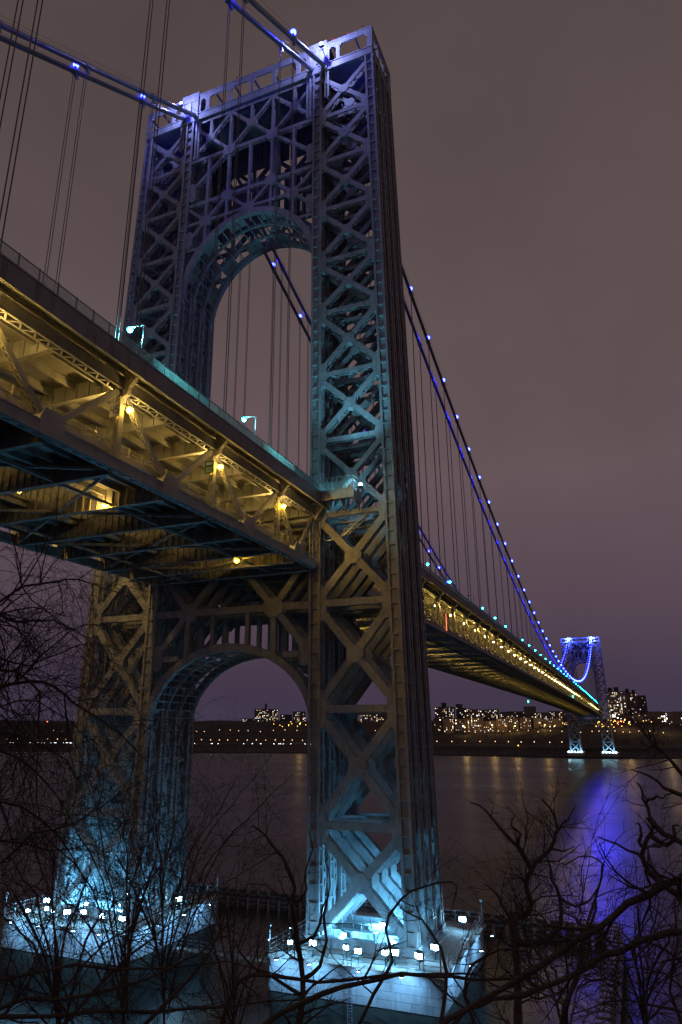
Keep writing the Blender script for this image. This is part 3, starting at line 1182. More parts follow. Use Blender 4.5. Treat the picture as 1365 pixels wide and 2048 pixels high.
# sidewalk platform wrapping round the south leg at deck level
for sy, lab in ((-1, 'railed walkway platform wrapping round the leg beside the lit deck edge'), (1, 'railed walkway platform wrapping round the leg across the roadway')):
    t = thing('walkway_platform', lab, 'walkway')
    z = deck_z(-8)
    g = MB()
    g.box(-11.6, -7.9, *sorted((sy * 19.1, sy * 24.6)), z - 0.4, z)
    g.build('floor', CONC, t)
    g = MB()
    g.box(-11.75, -11.55, *sorted((sy * 19.1, sy * 24.8)), z - 1.5, z + 0.15)
    g.box(-11.55, -7.9, *sorted((sy * 24.6, sy * 24.8)), z - 1.5, z + 0.15)
    g.build('fascia', STEEL, t)
    g = MB()
    for i in range(40):
        y = sy * (19.2 + 5.5 * i / 39)
        g.box(-11.67, -11.63, y - 0.02, y + 0.02, z + 0.15, z + 1.5)
    for i in range(7):
        y = sy * (19.2 + 5.5 * i / 6)
        g.box(-11.71, -11.59, y - 0.06, y + 0.06, z + 0.15, z + 2.3)
    for zz in (0.3, 1.45, 2.25):
        g.beam((-11.65, sy * 19.1, z + zz), (-11.65, sy * 24.8, z + zz), 0.07, 0.07, (0, 0, 1))
        g.beam((-11.65, sy * 24.7, z + zz), (-7.9, sy * 24.7, z + zz), 0.07, 0.07, (0, 0, 1))
    g.build('railing', RAILM, t)
    g = MB()
    for i in range(3):
        y = sy * (19.6 + 2.3 * i)
        g.prism([(-11.5, y, z - 0.42), (-7.4, y, z - 0.42), (-7.4, y, z - 2.6)], (0, 0.18, 0))
    g.build('bracket', STEEL, t)
    # stair below the platform inside the leg
    g = MB()
    for i in range(16):
        yy = sy * (20.2 + 0.30 * i)
        zz = z - 6.2 + 0.24 * i
        g.box(-5.6, -4.6, yy - 0.16, yy + 0.16, zz - 0.03, zz + 0.03)
    for x in (-5.65, -4.55):
        a, b = Vector((x, sy * 20.0, z - 6.4)), Vector((x, sy * 25.0, z - 2.4))
        g.beam(a, b, 0.3, 0.06, (0, 0, 1))
        for k in (0.55, 1.0):
            g.beam(a + Vector((0, 0, k)), b + Vector((0, 0, k)), 0.06, 0.06, (0, 0, 1))
        for i in range(6):
            p = a.lerp(b, i / 5)
            g.beam(p, p + Vector((0, 0, 1.0)), 0.06, 0.06, (1, 0, 0))
    g.box(-5.7, -2.5, *sorted((sy * 17.4, sy * 20.1)), z - 6.55, z - 6.4)
    g.build('stair', GALV, t)


# ------------------------------------------------------------------ main cables with bands and suspenders
def make_cables():
    band = MB()
    band.tube([(-0.8, 0, 0), (-0.75, 0, 0), (0.75, 0, 0), (0.8, 0, 0)], [0.5, 0.6, 0.6, 0.5], 14)
    band.box(-0.35, 0.35, -0.2, 0.2, -1.25, -0.5)
    band_me = band.mesh('cable_band', CABLE)
    rp = MB()
    rp.tube([(0, 0, 0), (0, 0, -1)], 0.065, 5, cap=False)
    rope_me = rp.mesh('suspender_rope', ROPE, smooth=True)
    sk = MB()
    sk.tube([(0, 0, 0), (0, 0, 1.25), (0, 0, 1.5)], [0.17, 0.17, 0.09], 8)
    sk.box(-0.3, 0.3, -0.3, 0.3, -0.05, 0.12)
    sock_me = sk.mesh('rope_socket', GALV)
    labs = {(-1, -1): 'outer thick suspension cable on the walkway side strung with blue lights',
            (-1, 1): 'inner thick suspension cable paired with the light-strung outer one on the walkway side',
            (1, -1): 'inner thick suspension cable of the pair across the roadway',
            (1, 1): 'outer thick suspension cable of the pair across the roadway, strung with blue lights'}
    for sy in (-1, 1):
        for dy in (-1, 1):
            y = sy * YC + dy * 1.37
            c = thing('main_cable', labs[(sy, dy)], 'suspension cable')
            xs = [-150 + 6 * i for i in range(24)] + [-5, 0, 5] + [9 + 9.53 * i for i in range(111)] + [SPAN - 5, SPAN, SPAN + 5] + [SPAN + 20 * i for i in range(1, 8)]
            xs = sorted(set(xs))
            g = MB()
            pts = []
            for x in xs:
                z = cable_z(x)
                if abs(x) < 5.5 or abs(x - SPAN) < 5.5:
                    z = ZS - 1.4 if (x in (0, SPAN)) else ZS - 3.2
                pts.append((x, y, z))
            g.tube(pts, 0.47, 14)
            g.build('cable', CABLE, c, smooth=True)
            g = MB()
            for s in (-1, 1):
                for x in [-140 + 8 * i for i in range(17)] + [14 + 10 * i for i in range(30)]:
                    x2 = x + (8 if x < 0 else 10)
                    g.beam((x, y + s * 0.4, cable_z(x) + 1.45), (x2, y + s * 0.4, cable_z(x2) + 1.45), 0.035, 0.035, (0, 0, 1))
            g.build('hand_rope', ROPE, c)
            for x in XM + XS + XF:
                z = cable_z(x)
                sl = math.atan2(cable_z(x + 1) - cable_z(x - 1), 2)
                b = link('cable_band', band_me, c, (x, y, z))
                b.rotation_euler = (0, -sl, 0)
                inv = (Matrix.Translation((x, y, z)) @ Matrix.Rotation(-sl, 4, 'Y')).inverted()
                bot = deck_z(x) + 0.3
                near = x < 300
                for k in (-0.26, 0.26):
                    L = z - 1.0 - bot
                    if L < 1:
                        continue
                    r = link('suspender_rope', rope_me, b, (x + k, y, z - 1.0))
                    r.matrix_parent_inverse = inv
                    r.scale.z = L
                    if near:
                        q = link('rope_socket', sock_me, b, (x + k, y, bot))
                        q.matrix_parent_inverse = inv


make_cables()


# ------------------------------------------------------------------ lamps on the bridge
def place_copies(proto, spots, fix=None):
    out = []
    for i, (loc, rz) in enumerate(spots):
        o = proto if i == 0 else copy_tree(proto)
        o.location = loc
        o.rotation_euler = (0, 0, rz)
        out.append(o)
    return out


# blue cable lights, one above every cable band of the outer cables
def cable_light(label, group, material, r):
    t = thing('cable_light', label, 'cable light', group)
    g = MB()
    g.beam((0, 0, 0.45), (0, 0, 1.0), 0.12, 0.12, (1, 0, 0))
    g.box(-0.25, 0.25, -0.2, 0.2, 0.95, 1.08)
    g.build('bracket', DARKM, t)
    g = MB()
    g.ball((0, 0, 1.08 + r * 0.9), r, 8, 5)
    g.build('bulb', material, t, smooth=True)
    return t


p = cable_light('blue lamp on the outer cable of the walkway side, climbing to both towers', 'blue lamps along the walkway side cable', E_BLUE, 0.6)
place_copies(p, [((x, -YC - 1.37, cable_z(x)), 0) for x in XM[:4] + XS[:4]])
p = cable_light('blue lamp on the outer walkway side cable further out over the river', 'blue lamps over the river on the walkway side cable', E_BLUEM, 0.6)
place_copies(p, [((x, -YC - 1.37, cable_z(x)), 0) for x in XM[4:]])
p = cable_light('blue lamp on the outer cable across the roadway', 'blue lamps along the cable across the roadway', E_BLUE, 0.54)
place_copies(p, [((x, YC + 1.37, cable_z(x)), 0) for x in XM + XS[:4]])


# blue floodlights at the saddles on the tower tops
def saddle_flood(x, y, z, label, energy, sx=-1, color=(0.34, 0.39, 1.0)):
    t = thing('saddle_floodlight', label, 'floodlight', None, (x, y, z))
    g = MB()
    g.box(-0.3, 0.3, -0.5, 0.5, -0.3, -0.1)
    g.beam((0, 0, -0.3), (-sx * 2.2, 0, -1.1), 0.14, 0.14, (0, 0, 1))
    g.build('bracket', DARKM, t)
    g = MB()
    g.ball((0, 0, 0.25), 0.42, 10, 6)
    g.build('bulb', E_BLUE, t, smooth=True)
    lamp_light('flood_source', 'POINT', t, (sx * 1.6, 0, 1.2), energy, color, 0.4)
    return t


saddle_flood(-9.2, -18.2, 180.4, 'bright blue floodlight where the walkway side cables enter the tall tower top', 7500)
saddle_flood(-9.2, 16.9, 179.6, 'blue floodlight where the cables across the roadway enter the tall tower top', 5000)
saddle_flood(SPAN - 9.2, -18.2, 180.4, 'blue floodlight on the walkway side of the small distant tower top', 60000, -1, (0.07, 0.13, 1.0))
saddle_flood(SPAN - 9.2, 16.9, 180.4, 'blue floodlight across the roadway on the small distant tower top', 60000, -1, (0.07, 0.13, 1.0))


# cyan road lamps on the upper deck
def road_lamp(label, group, lit=True):
    t = thing('street_lamp', label, 'street lamp', group)
    g = MB()
    g.tube([(0, 0, 0), (0, 0, 5.4)], [0.11, 0.075], 8)
    g.box(-0.2, 0.2, -0.2, 0.2, 0, 0.3)
    g.build('pole', GALV, t)
    g = MB()
    g.tube([(0, 0, 5.4), (0, 1.0, 5.55), (0, 1.7, 5.55)], 0.05, 6)
    g.build('arm', GALV, t)
    g = MB()
    g.box(-0.22, 0.22, 1.5, 2.3, 5.5, 5.68)
    head = g.build('lamp_head', GALV, t)
    if lit:
        g = MB()
        g.ball((0, 1.9, 5.34), 0.32, 8, 5)
        g.build('bulb', E_CYAN, head, smooth=True)
    else:
        g = MB()
        g.box(-0.18, 0.18, 1.6, 2.2, 5.44, 5.5)
        g.build('lens', DARKM, head)
    return t


LY = -17.6
p = road_lamp('cyan street lamp with arm over the roadway along the main span', 'lit street lamps along the main span')
lit = [69.2 + 25.9 * j for j in range(39) if j not in (2, 6)]
place_copies(p, [((x, LY, deck_z(x)), 0) for x in lit if x < SPAN - 10])
p = road_lamp('unlit street lamp standing between lit cyan ones on the main span', 'unlit street lamps on the main span', False)
place_copies(p, [((x, LY, deck_z(x)), 0) for x in (69.2 + 51.8, 69.2 + 6 * 25.9)])
p = road_lamp('cyan street lamp on the deck edge between hillside and tall tower', 'lit street lamps on the near span')
for o in place_copies(p, [((x, LY, deck_z(x)), 0) for x in (-57.0, -31.4)]):
    lamp_light('lamp_source', 'POINT', o, (0, 1.9, 4.9), 2400, (0.20, 0.9, 1.0), 0.25)
p = road_lamp('cyan street lamp on the opposite kerb of the near span', 'lit street lamps on the opposite kerb')
place_copies(p, [((x, -LY, deck_z(x)), pi) for x in (-57.0, -31.4, 69, 121, 173)])


# sodium lamps of the lower level, one at every panel point
def deck_lamp(label, group, material=None, r=0.36):
    t = thing('deck_lamp', label, 'deck lamp', group)
    g = MB()
    g.beam((0, -0.1, 0.4), (-0.9, 0.4, 0.4), 0.1, 0.1, (0, 0, 1))
    g.box(-0.3, 0.3, -0.28, 0.28, 0.2, 0.36)
    g.build('housing', DARKM, t)
    g = MB()
    g.ball((0, 0, 0), r, 8, 5, 0.85)
    g.build('bulb', material or E_SOD, t, smooth=True)
    return t


p = deck_lamp('yellow lamp fixed to a truss post of the lower level, walkway side', 'yellow lamps under the roadway on the walkway side')
for o in place_copies(p, [((x + 0.9, -16.75, deck_z(x) - 4.6), 0) for x in XS[:5]]):
    lamp_light('lamp_source', 'POINT', o, (-0.2, -0.7, 0.1), 230, (1.0, 0.62, 0.16), 0.25)
    lamp_light('lamp_source', 'POINT', o, (0.3, 1.9, 0.1), 1500, (1.0, 0.62, 0.16), 0.25)
p = deck_lamp('yellow lamp on a truss post along the lower level of the main span', 'yellow lamps along the main span lower level', E_SODM, 0.24)
place_copies(p, [((x + 0.9, -15.25, deck_z(x) - 4.6), 0) for x in XM])
p = deck_lamp('added yellow fill lamp in the open strip between the two lower roadways of the main span', 'added fill lamps between the lower roadways', E_SODFILL)  # added row, put in to brighten the floor beams and underside
place_copies(p, [((x + 4.6, 0, deck_z(x) - 10.2), 0) for x in XM])
p = deck_lamp('yellow lamp fixed to a truss post of the lower level, far truss', 'yellow lamps under the roadway at the opposite truss')
for o in place_copies(p, [((x - 0.9, 16.75, deck_z(x) - 4.6), pi) for x in XS[:5]]):
    lamp_light('lamp_source', 'POINT', o, (0.2, -0.7, 0.1), 2600, (1.0, 0.62, 0.16), 0.25)
    lamp_light('lamp_source', 'POINT', o, (0.3, 1.9, 0.1), 900, (1.0, 0.62, 0.16), 0.25)
p = deck_lamp('orange lamp hung between the lower floor beams under the near span', 'lamps between the lower floor beams')
for o in place_copies(p, [((-49.6, -8.3, 67.5), 0), ((-19.6, -8.5, 67.5), 0), ((-80.0, -8.3, 67.5), 0)]):
    lamp_light('lamp_source', 'POINT', o, (0, 0.9, 0.3), 240, (1.0, 0.58, 0.15), 0.25)

# deck level floodlights lighting the tower legs in teal
for (x, y, lab, en) in ((-10.6, -25.6, 'white blue floodlight beside the walkway platform, aimed up the leg', 5200),
                        (-10.6, 25.6, 'white blue floodlight across the roadway, aimed up the other leg', 4200)):
    t = thing('leg_floodlight', lab, 'floodlight', None, (x, y, deck_z(-8) + 0.5))
    g = MB()
    g.box(-0.35, 0.35, -0.3, 0.3, -0.2, 0.05)
    g.beam((0, 0, -0.2), (0.9, -0.9 * (1 if y > 0 else -1), -0.6), 0.12, 0.12, (0, 0, 1))
    g.build('housing', DARKM, t)
    g = MB()
    g.ball((-0.1, 0, 0.2), 0.3, 10, 6)
    g.build('bulb', E_FLOOD, t, smooth=True)
    lamp_light('flood_source', 'SPOT', t, (-3.6, 0, 1.0), en * 4.0, (0.20, 0.66, 0.95), 0.3, (0.16, -y * 0.004, 1), 75, 0.9)
    lamp_light('inner_source', 'POINT', t, (4.0, -3.2 * (1 if y > 0 else -1), 1.5), en * 0.12, (0.2, 0.7, 1.0), 0.3)


# ------------------------------------------------------------------ piers
def make_pier(ox, sy, label, detail):
    t = thing('tower_pier', label, 'pier', None, (ox, 0, 0))
    ya, yb = sorted((sy * 12.2, sy * 35.8))
    x0, x1 = -13.2, 13.6
    g = MB()
    # plinth in courses of granite
    g.box(x0 + 0.25, x1 - 0.25, ya + 0.25, yb - 0.25, 9.87, 13.7)
    g.build('core', GRAN, t)
    course = 0.95
    rnd = random.Random(11 + int(ox) + sy)
    nb = 0
    blocks = {}
    z = 9.9
    k = 0
    while z < 13.5:
        off = 0.0 if k % 2 else 1.3
        for face in ('w', 'e', 's', 'n'):
            a0, a1 = (ya, yb) if face in 'we' else (x0, x1)
            if not detail and face in 'en':
                continue
            p = a0 - off
            while p < a1:
                q0, q1 = max(p, a0) + 0.02, min(p + 2.6, a1) - 0.02
                p += 2.6
                if q1 - q0 < 0.3:
                    continue
                pr = rnd.uniform(0.0, 0.05)
                b = MB()
                za, zb = z + 0.02, min(z + course, 13.72) - 0.02
                if face == 'w':
                    b.box(x0 - pr, x0 + 0.24, q0, q1, za, zb)
                elif face == 'e':
                    b.box(x1 - 0.24, x1 + pr, q0, q1, za, zb)
                elif face == 's':
                    b.box(max(q0, x0 + 0.26), min(q1, x1 - 0.26), ya - pr, ya + 0.24, za, zb)
                else:
                    b.box(max(q0, x0 + 0.26), min(q1, x1 - 0.26), yb - 0.24, yb + pr, za, zb)
                if detail:
                    b.build('granite_block', GRAN, t)
        z += course
        k += 1
    g = MB()
    g.box(x0 - 0.45, x1 + 0.45, ya - 0.45, yb + 0.45, 13.72, 14.05)
    g.build('coping', CONC, t)
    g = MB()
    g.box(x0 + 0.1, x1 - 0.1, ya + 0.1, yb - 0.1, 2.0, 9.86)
    g.build('footing', SHADECONC, t)
    # railing round the edge
    zt = 14.05
    g = MB()
    per = [(x0, ya), (x1, ya), (x1, yb), (x0, yb)]
    for i in range(4):
        (xa, y_a), (xb, y_b) = per[i], per[(i + 1) % 4]
        L = math.hypot(xb - xa, y_b - y_a)
        n = int(L / 2.0)
        for z in (0.55, 1.1, 1.65):
            g.tube([(xa, y_a, zt + z), (xb, y_b, zt + z)], 0.05, 5)
        for j in range(n):
            f = j / n
            g.beam((xa + (xb - xa) * f, y_a + (y_b - y_a) * f, zt), (xa + (xb - xa) * f, y_a + (y_b - y_a) * f, zt + 1.7), 0.09, 0.09, (1, 0, 0))
    g.build('railing', GALV, t)
    # taller corner masts
    for (xx, yy) in per:
        g = MB()
        g.tube([(xx, yy, zt), (xx, yy, zt + 3.4)], [0.12, 0.09], 8)
        g.box(xx - 0.18, xx + 0.18, yy - 0.18, yy + 0.18, zt + 3.3, zt + 3.6)
        g.build('corner_mast', GALV, t)
    # access ladder down the west face
    g = MB()
    yl = sy * 24 if detail else sy * 24
    for s in (-1, 1):
        g.beam((x0 - 0.6, yl + s * 0.3, 7.0), (x0 - 0.6, yl + s * 0.3, 15.2), 0.07, 0.07, (1, 0, 0))
    for i in range(24):
        g.beam((x0 - 0.6, yl - 0.3, 7.2 + i * 0.33), (x0 - 0.6, yl + 0.3, 7.2 + i * 0.33), 0.05, 0.05, (0, 0, 1))
    g.build('ladder', GALV, t)
    # concrete pedestals under the legs
    for yy in (sy * 16.0, sy * 30.35):
        g = MB()
        g.box(-9.2, 9.2, yy - 1.8, yy + 1.8, 14.06, 14.3)
        g.build('pedestal', CONC, t)
    return t


make_pier(0, -1, 'floodlit pale granite pier under the nearer leg, railed, with corner masts', True)
make_pier(0, 1, 'floodlit pale granite pier under the leg across the roadway, seen through twigs', True)
make_pier(SPAN, -1, 'small lit pier under the walkway side leg of the distant tower', False)
make_pier(SPAN, 1, 'small lit pier under the other leg of the distant tower', False)


# floodlights standing on the piers
def pier_flood(x, y, aim, energy, label, group, size=100, far=False, kind='SPOT'):
    t = thing('pier_floodlight', label, 'floodlight', group, (x, y, 14.05))
    g = MB()
    g.tube([(0, 0, 0), (0, 0, 0.9)], 0.07, 6)
    g.box(-0.3, 0.3, -0.45, 0.45, 0.8, 1.0)
    if not far:
        g.box(0.12, 0.3, -0.45, 0.45, 0.95, 1.55)
        g.box(-0.4, 0.3, -0.45, 0.45, 1.56, 1.62)
    g.build('stand', DARKM, t)
    g = MB()
    if far:
        g.ball((0, 0, 1.5), 0.8, 8, 5)
    else:
        g.box(-0.25, 0.1, -0.36, 0.36, 1.02, 1.45)
    g.build('bulb', E_FLOOD, t)
    if not far:
        t.rotation_euler = (0, 0, radians(rndf.uniform(-50, 50)))
        aim = Matrix.Rotation(-t.rotation_euler.z, 3, 'Z') @ Vector(aim)
        k = rndf.uniform(0.7, 1.3)
        t.scale = (k, k, k)
    if kind == 'POINT':
        lamp_light('flood_source', 'POINT', t, (-1.0, 0, 1.6), energy, (0.14, 0.56, 1.0), 0.3)
    else:
        lamp_light('flood_source', 'SPOT', t, (aim[0] * 0.8, aim[1] * 0.8, 2.1), energy, (0.09, 0.52, 1.0), 0.35, aim, size, 0.9)
    return t


rndf = random.Random(77)
GS = 'floodlights on the nearer pier'
GN = 'floodlights on the pier across the roadway'
for sy, grp, lab in ((-1, GS, 'white blue floodlight on the nearer pier, aimed up the steel leg'),
                     (1, GN, 'white blue floodlight on the pier across the roadway, aimed up the steel leg')):
    spots = [(-10.9, 14.2, 0), (-11.2, 17.8, 0), (-10.4, 22.3, 0), (-11.6, 24.4, 0), (-10.9, 27.9, 0), (-10.9, 29.2, 0), (-11.4, 32.6, 0), (-6.5, 33.4, 0), (9.5, 33.6, 0), (10.8, 23.0, 0), (3.0, 13.4, 0),
             (-4.2, 19.5, 1), (-4.2, 27.0, 1), (2.2, 23.2, 1)]
    for x, y, ins in spots:
        cx, cy = 0, sy * 23
        aim = Vector(((cx - x) * 0.05, (cy - sy * y) * 0.05, 1.0)).normalized()
        if ins:
            pier_flood(x, sy * y, Vector((0, 0, 1)), 4200, lab.replace('aimed up', 'standing inside'), grp, 54, kind='POINT')
        else:
            pier_flood(x, sy * y, aim, 330, lab, grp, 150, kind='POINT')
    # wash lights out on brackets that light the granite walls
    for x, y, ax, ay in ((-15.9, 14.6, 0.62, 0), (-15.9, 19.3, 0.62, 0), (-15.9, 26.0, 0.62, 0), (-15.9, 31.6, 0.62, 0), (-8, 38.4, 0, -0.62), (-1, 38.4, 0, -0.62), (7, 38.4, 0, -0.62), (-8, 9.6, 0, 0.62), (-1, 9.6, 0, 0.62), (7, 9.6, 0, 0.62)):
        t = thing('wall_wash_light', 'small floodlight on a bracket arm washing the granite wall of the %s' % ('nearer pier' if sy < 0 else 'pier across the roadway'), 'floodlight', 'wall lights of the %s' % ('nearer pier' if sy < 0 else 'pier across the roadway'), (x, sy * y, 14.4))
        g = MB()
        L = 3.2
        g.beam((0, 0, 0), (ax * 4, sy * ay * 4, -0.1), 0.1, 0.1, (0, 0, 1))
        g.box(-0.25, 0.25, -0.25, 0.25, -0.02, 0.14)
        g.build('bracket_arm', DARKM, t)
        g = MB()
        g.box(-0.16 + 0.1 * ax, 0.16 + 0.1 * ax, -0.16, 0.16, -0.10, -0.03)
        g.build('lens', E_FLOOD, t)
        lamp_light('wash_source', 'SPOT', t, (0, 0, -0.25), 1500, (0.20, 0.54, 1.0), 0.2, (ax, sy * ay, -0.6), 130, 0.9)
for sy in (-1, 1):
    for y in (15, 19.5, 24, 28.5, 33):
        aim = Vector((0.25, 0, 1)).normalized()
        pier_flood(SPAN - 10.6, sy * y, aim, 40000, 'tiny floodlight in the row on a distant pier', 'floodlights on the distant piers', 110, far=True)

# low catwalk between the two near piers
t = thing('catwalk', 'low steel catwalk over the water linking the two floodlit piers', 'walkway')
g = MB()
g.box(-1.2, 0.6, -11.6, 11.6, 9.0, 9.35)
g.build('walkway_deck', CONC, t)
g = MB()
for x in (-1.15, 0.55):
    for z in (0.5, 1.05):
        g.tube([(x, -11.6, 9.35 + z), (x, 11.6, 9.35 + z)], 0.04, 5)
    for i in range(13):
        y = -11.6 + 23.2 * i / 12
        g.beam((x, y, 9.35), (x, y, 10.4), 0.06, 0.06, (1, 0, 0))
g.build('railing', GALV, t)
for y in (-6, 0, 6):
    g = MB()
    g.tube([(-0.3, y, 3), (-0.3, y, 9.0)], 0.35, 10)
    g.build('support_pile', TIMB, t)

# fender piles around the piers
proto = thing('fender_pile', 'round steel banded fender pile in the row round the piers', 'pile', 'fender piles in the water round the piers')
g = MB()
g.tube([(0, 0, 2), (0, 0, 9.35), (0, 0, 9.5)], [0.95, 0.95, 0.8], 14)
g.build('shaft', TIMB, proto, smooth=False)
for z in (6.8, 7.7, 8.6):
    g = MB()
    g.tube([(0, 0, z - 0.14), (0, 0, z + 0.14)], 1.03, 14)
    g.build('band', GALV, proto)
spots = []
for i in range(40):
    spots.append(((43.0, 46 - 2.55 * i, 0), 0))
for i in range(1, 20):
    spots.append(((43.0 - 2.55 * i, 46 - 2.55 * 39, 0), 0))
place_copies(proto, spots)
t = thing('fender_wale', 'long timber beam behind the row of fender piles', 'beam')
g = MB()
g.box(44.1, 44.7, -54, 47, 7.6, 8.3)
g.build('river_side_beam', TIMB, t)
g = MB()
g.box(-6, 44.0, -55.1, -54.5, 7.6, 8.3)
g.build('downstream_beam', TIMB, t)

# ------------------------------------------------------------------ signs on the lower level posts
for x, lab, txt in ((XS[2], 'white speed sign with black numerals on a truss post', '45'), (XS[1], 'green information sign on a truss post next to the yellow lamp', None)):
    t = thing('road_sign', lab, 'sign', None, (x - 0.45, -16.0, deck_z(x) - 5.0))
    g = MB()
    g.box(-0.06, 0, -0.65, 0.65, -0.8, 0.8)
    g.build('plate', SIGNW if txt else SIGNG, t)
    g = MB()
    if txt:
        # numerals from strokes (seven segment like, 4 and 5)
        def st(y0, z0, y1, z1):
            g.beam((-0.08, -y0, z0), (-0.08, -y1, z1), 0.09, 0.02, (0, 1, 0) if abs(z1 - z0) > abs(y1 - y0) else (0, 0, 1))
        st(-0.5, 0.35, -0.5, -0.05); st(-0.5, -0.05, -0.1, -0.05); st(-0.15, 0.35, -0.15, -0.45)
        st(0.5, 0.35, 0.12, 0.35); st(0.12, 0.35, 0.12, -0.02); st(0.12, -0.02, 0.5, -0.02); st(0.5, -0.02, 0.5, -0.42); st(0.5, -0.42, 0.12, -0.42)
        g.build('numerals', DARKM, t)
    else:
        for z in (0.45, -0.1, -0.35, -0.6):
            g.box(-0.075, -0.061, -0.45, 0.45, z - (0.18 if z > 0 else 0.05), z + (0.18 if z > 0 else 0.05))
        g.build('lettering_bars', SIGNW, t)


# ------------------------------------------------------------------ city on the far ridge
def building(px0, px1, ytop, D, label, group=None, cat='apartment block', style=0, boxes=(), lit=0.3, floor=3.1, win=1.7, base=None, depth=None, bay=3.4):
    a = at_d(px0, ytop, D)
    b = at_d(px1, ytop, D)
    ztop = (a.z + b.z) / 2
    w = (Vector((b.x, b.y, 0)) - Vector((a.x, a.y, 0))).length
    c = (a + b) / 2
    u = u_of_px((px0 + px1) / 2)
    zb = (base if base is not None else 60.0) - 12
    t = thing('apartment_block', label, cat, group, (c.x, c.y, zb))
    d = Vector((CAM.x - c.x, CAM.y - c.y, 0)).normalized()
    t.rotation_euler = (0, 0, math.atan2(d.y, d.x) + radians(rndc.uniform(-9, 9)))
    h = ztop - zb
    dp = depth or rndc.uniform(14, 22)
    g = MB()
    g.box(-dp / 2, dp / 2, -w / 2, w / 2, 0, h)
    wall = g.build('wall', BRICKS[style], t)
    g = MB()
    g.box(-dp / 2 - 0.3, dp / 2 + 0.3, -w / 2 - 0.3, w / 2 + 0.3, h, h + 0.9)
    par = g.build('parapet', ROOF, t)
    for (fa, fb, bh) in boxes:
        g = MB()
        y0, y1 = w / 2 - fa * w, w / 2 - fb * w
        g.box(-4, 4, *sorted((y0, y1)), h + 0.9, h + 0.9 + bh)
        g.build('roof_box', ROOF, par)
    # windows: dark panes and lit panes on the river front
    dark, light = MB(), MB()
    nw = max(2, int(w / bay))
    nf = max(2, int((h - 8) / floor))
    clus = [rndc.random() for _ in range(nw)]
    for i in range(nw):
        for j in range(nf):
            y = -w / 2 + w * (i + 0.5) / nw
            z = h - 2.2 - floor * j
            if z < 8:
                continue
            on = rndc.random() < 0.72 * lit * (0.25 + 1.4 * clus[i])
            m = light if on else dark
            k = rndc.choices((0, 1, 2, 3, 4), (6, 4, 3, 3, 1.2))[0]
            s = win / 2 * rndc.uniform(0.5, 1.15)
            x = dp / 2 + 0.06
            if on:
                light.box(x - 0.05, x + 0.03, y - s, y + s, z - s * 0.9, z + s * 0.9, k)
            else:
                dark.box(x - 0.05, x + 0.02, y - s, y + s, z - s * 0.9, z + s * 0.9)
    if dark.v:
        tag(dark.build('dark_windows', DARKM, wall), kind='stuff')
    if light.v:
        tag(light.build('lit_windows', WIN, wall), kind='stuff')
    return t


rndc = random.Random(21)
RG = 'apartment blocks on the ridge across the river'
building(1214, 1250, 1384, 1640, 'broad pale tower block with two roof boxes, most windows lit, tallest beyond the distant tower', style=4, boxes=((0.35, 0.58, 9), (0.70, 0.93, 8)), lit=0.55, win=1.9, bay=3.2, base=55)
building(1248, 1262, 1386, 1700, 'narrow dark tower block right behind the broad pale lit one', style=0, boxes=((0.25, 0.75, 8),), lit=0.2, base=55)
building(1261, 1273, 1388, 1760, 'narrow tower block with a roof box, third in the row of tower blocks', style=0, boxes=((0.2, 0.7, 8),), lit=0.35, base=55)
building(1273, 1291, 1392, 1820, 'dim tower block without roof box at the end of the row of four', style=3, lit=0.25, base=55)
building(871, 909, 1415, 1560, 'wide block with many lit windows and one tall roof box on the ridge', style=1, boxes=((0.42, 0.66, 9),), lit=0.5, base=55)
building(912, 925, 1409, 1600, 'dark slim block with flat top between lit ridge blocks', style=3, lit=0.15, base=55)
building(1048, 1071, 1414, 1640, 'plain windowless looking brown block standing alone above the ridge line', style=0, lit=0.04, base=60)
building(510, 556, 1419, 1800, 'wide lit hilltop block with a thin rooftop spire, framed by the lower arch', style=1, boxes=((0.48, 0.56, 13),), lit=0.5, base=60)
gl = 'dark brick apartment block with scattered lit windows in the row along the ridge'
for px0, px1, yt_, D, st in ((926, 941, 1417, 1580, 1), (941, 960, 1420, 1560, 0), (958, 975, 1421, 1600, 3), (972, 998, 1420, 1620, 2), (1001, 1018, 1425, 1600, 1),
                             (1014, 1048, 1424, 1650, 3), (1070, 1098, 1426, 1620, 2), (1098, 1138, 1423, 1600, 1), (1140, 1165, 1428, 1640, 0),
                             (561, 584, 1430, 1830, 3), (587, 611, 1424, 1810, 1), (487, 511, 1438, 1800, 3), (640, 668, 1428, 1780, 1), (672, 700, 1426, 1760, 0), (722, 752, 1421, 1700, 2), (752, 785, 1423, 1690, 1), (800, 830, 1424, 1650, 0), (834, 862, 1420, 1620, 1)):
    building(px0, px1, yt_, D, gl, RG, style=st, lit=rndc.uniform(0.28, 0.5), base=58)
gl = 'low apartment house in the lower row on the slope across the river'
x = 868
while x < 1165:
    w = rndc.uniform(12, 26)
    building(x, x + w, rndc.uniform(1436, 1444), rndc.uniform(1470, 1500), gl, 'apartment houses lower on the slope', style=rndc.choice((0, 0, 1, 2, 3)), lit=rndc.uniform(0.2, 0.4), base=46, win=1.6)
    x += w + rndc.uniform(0.5, 4)
gl = 'long low dark building near the bright street lights right of the distant tower'
for px0, px1, yt_ in ((1293, 1324, 1424), (1325, 1347, 1425), (1346, 1380, 1424), (1225, 1260, 1432), (1262, 1292, 1429)):
    building(px0, px1, yt_, 1560, gl, 'low buildings by the bright streets', style=rndc.choice((1, 3, 0)), lit=0.18, base=52)


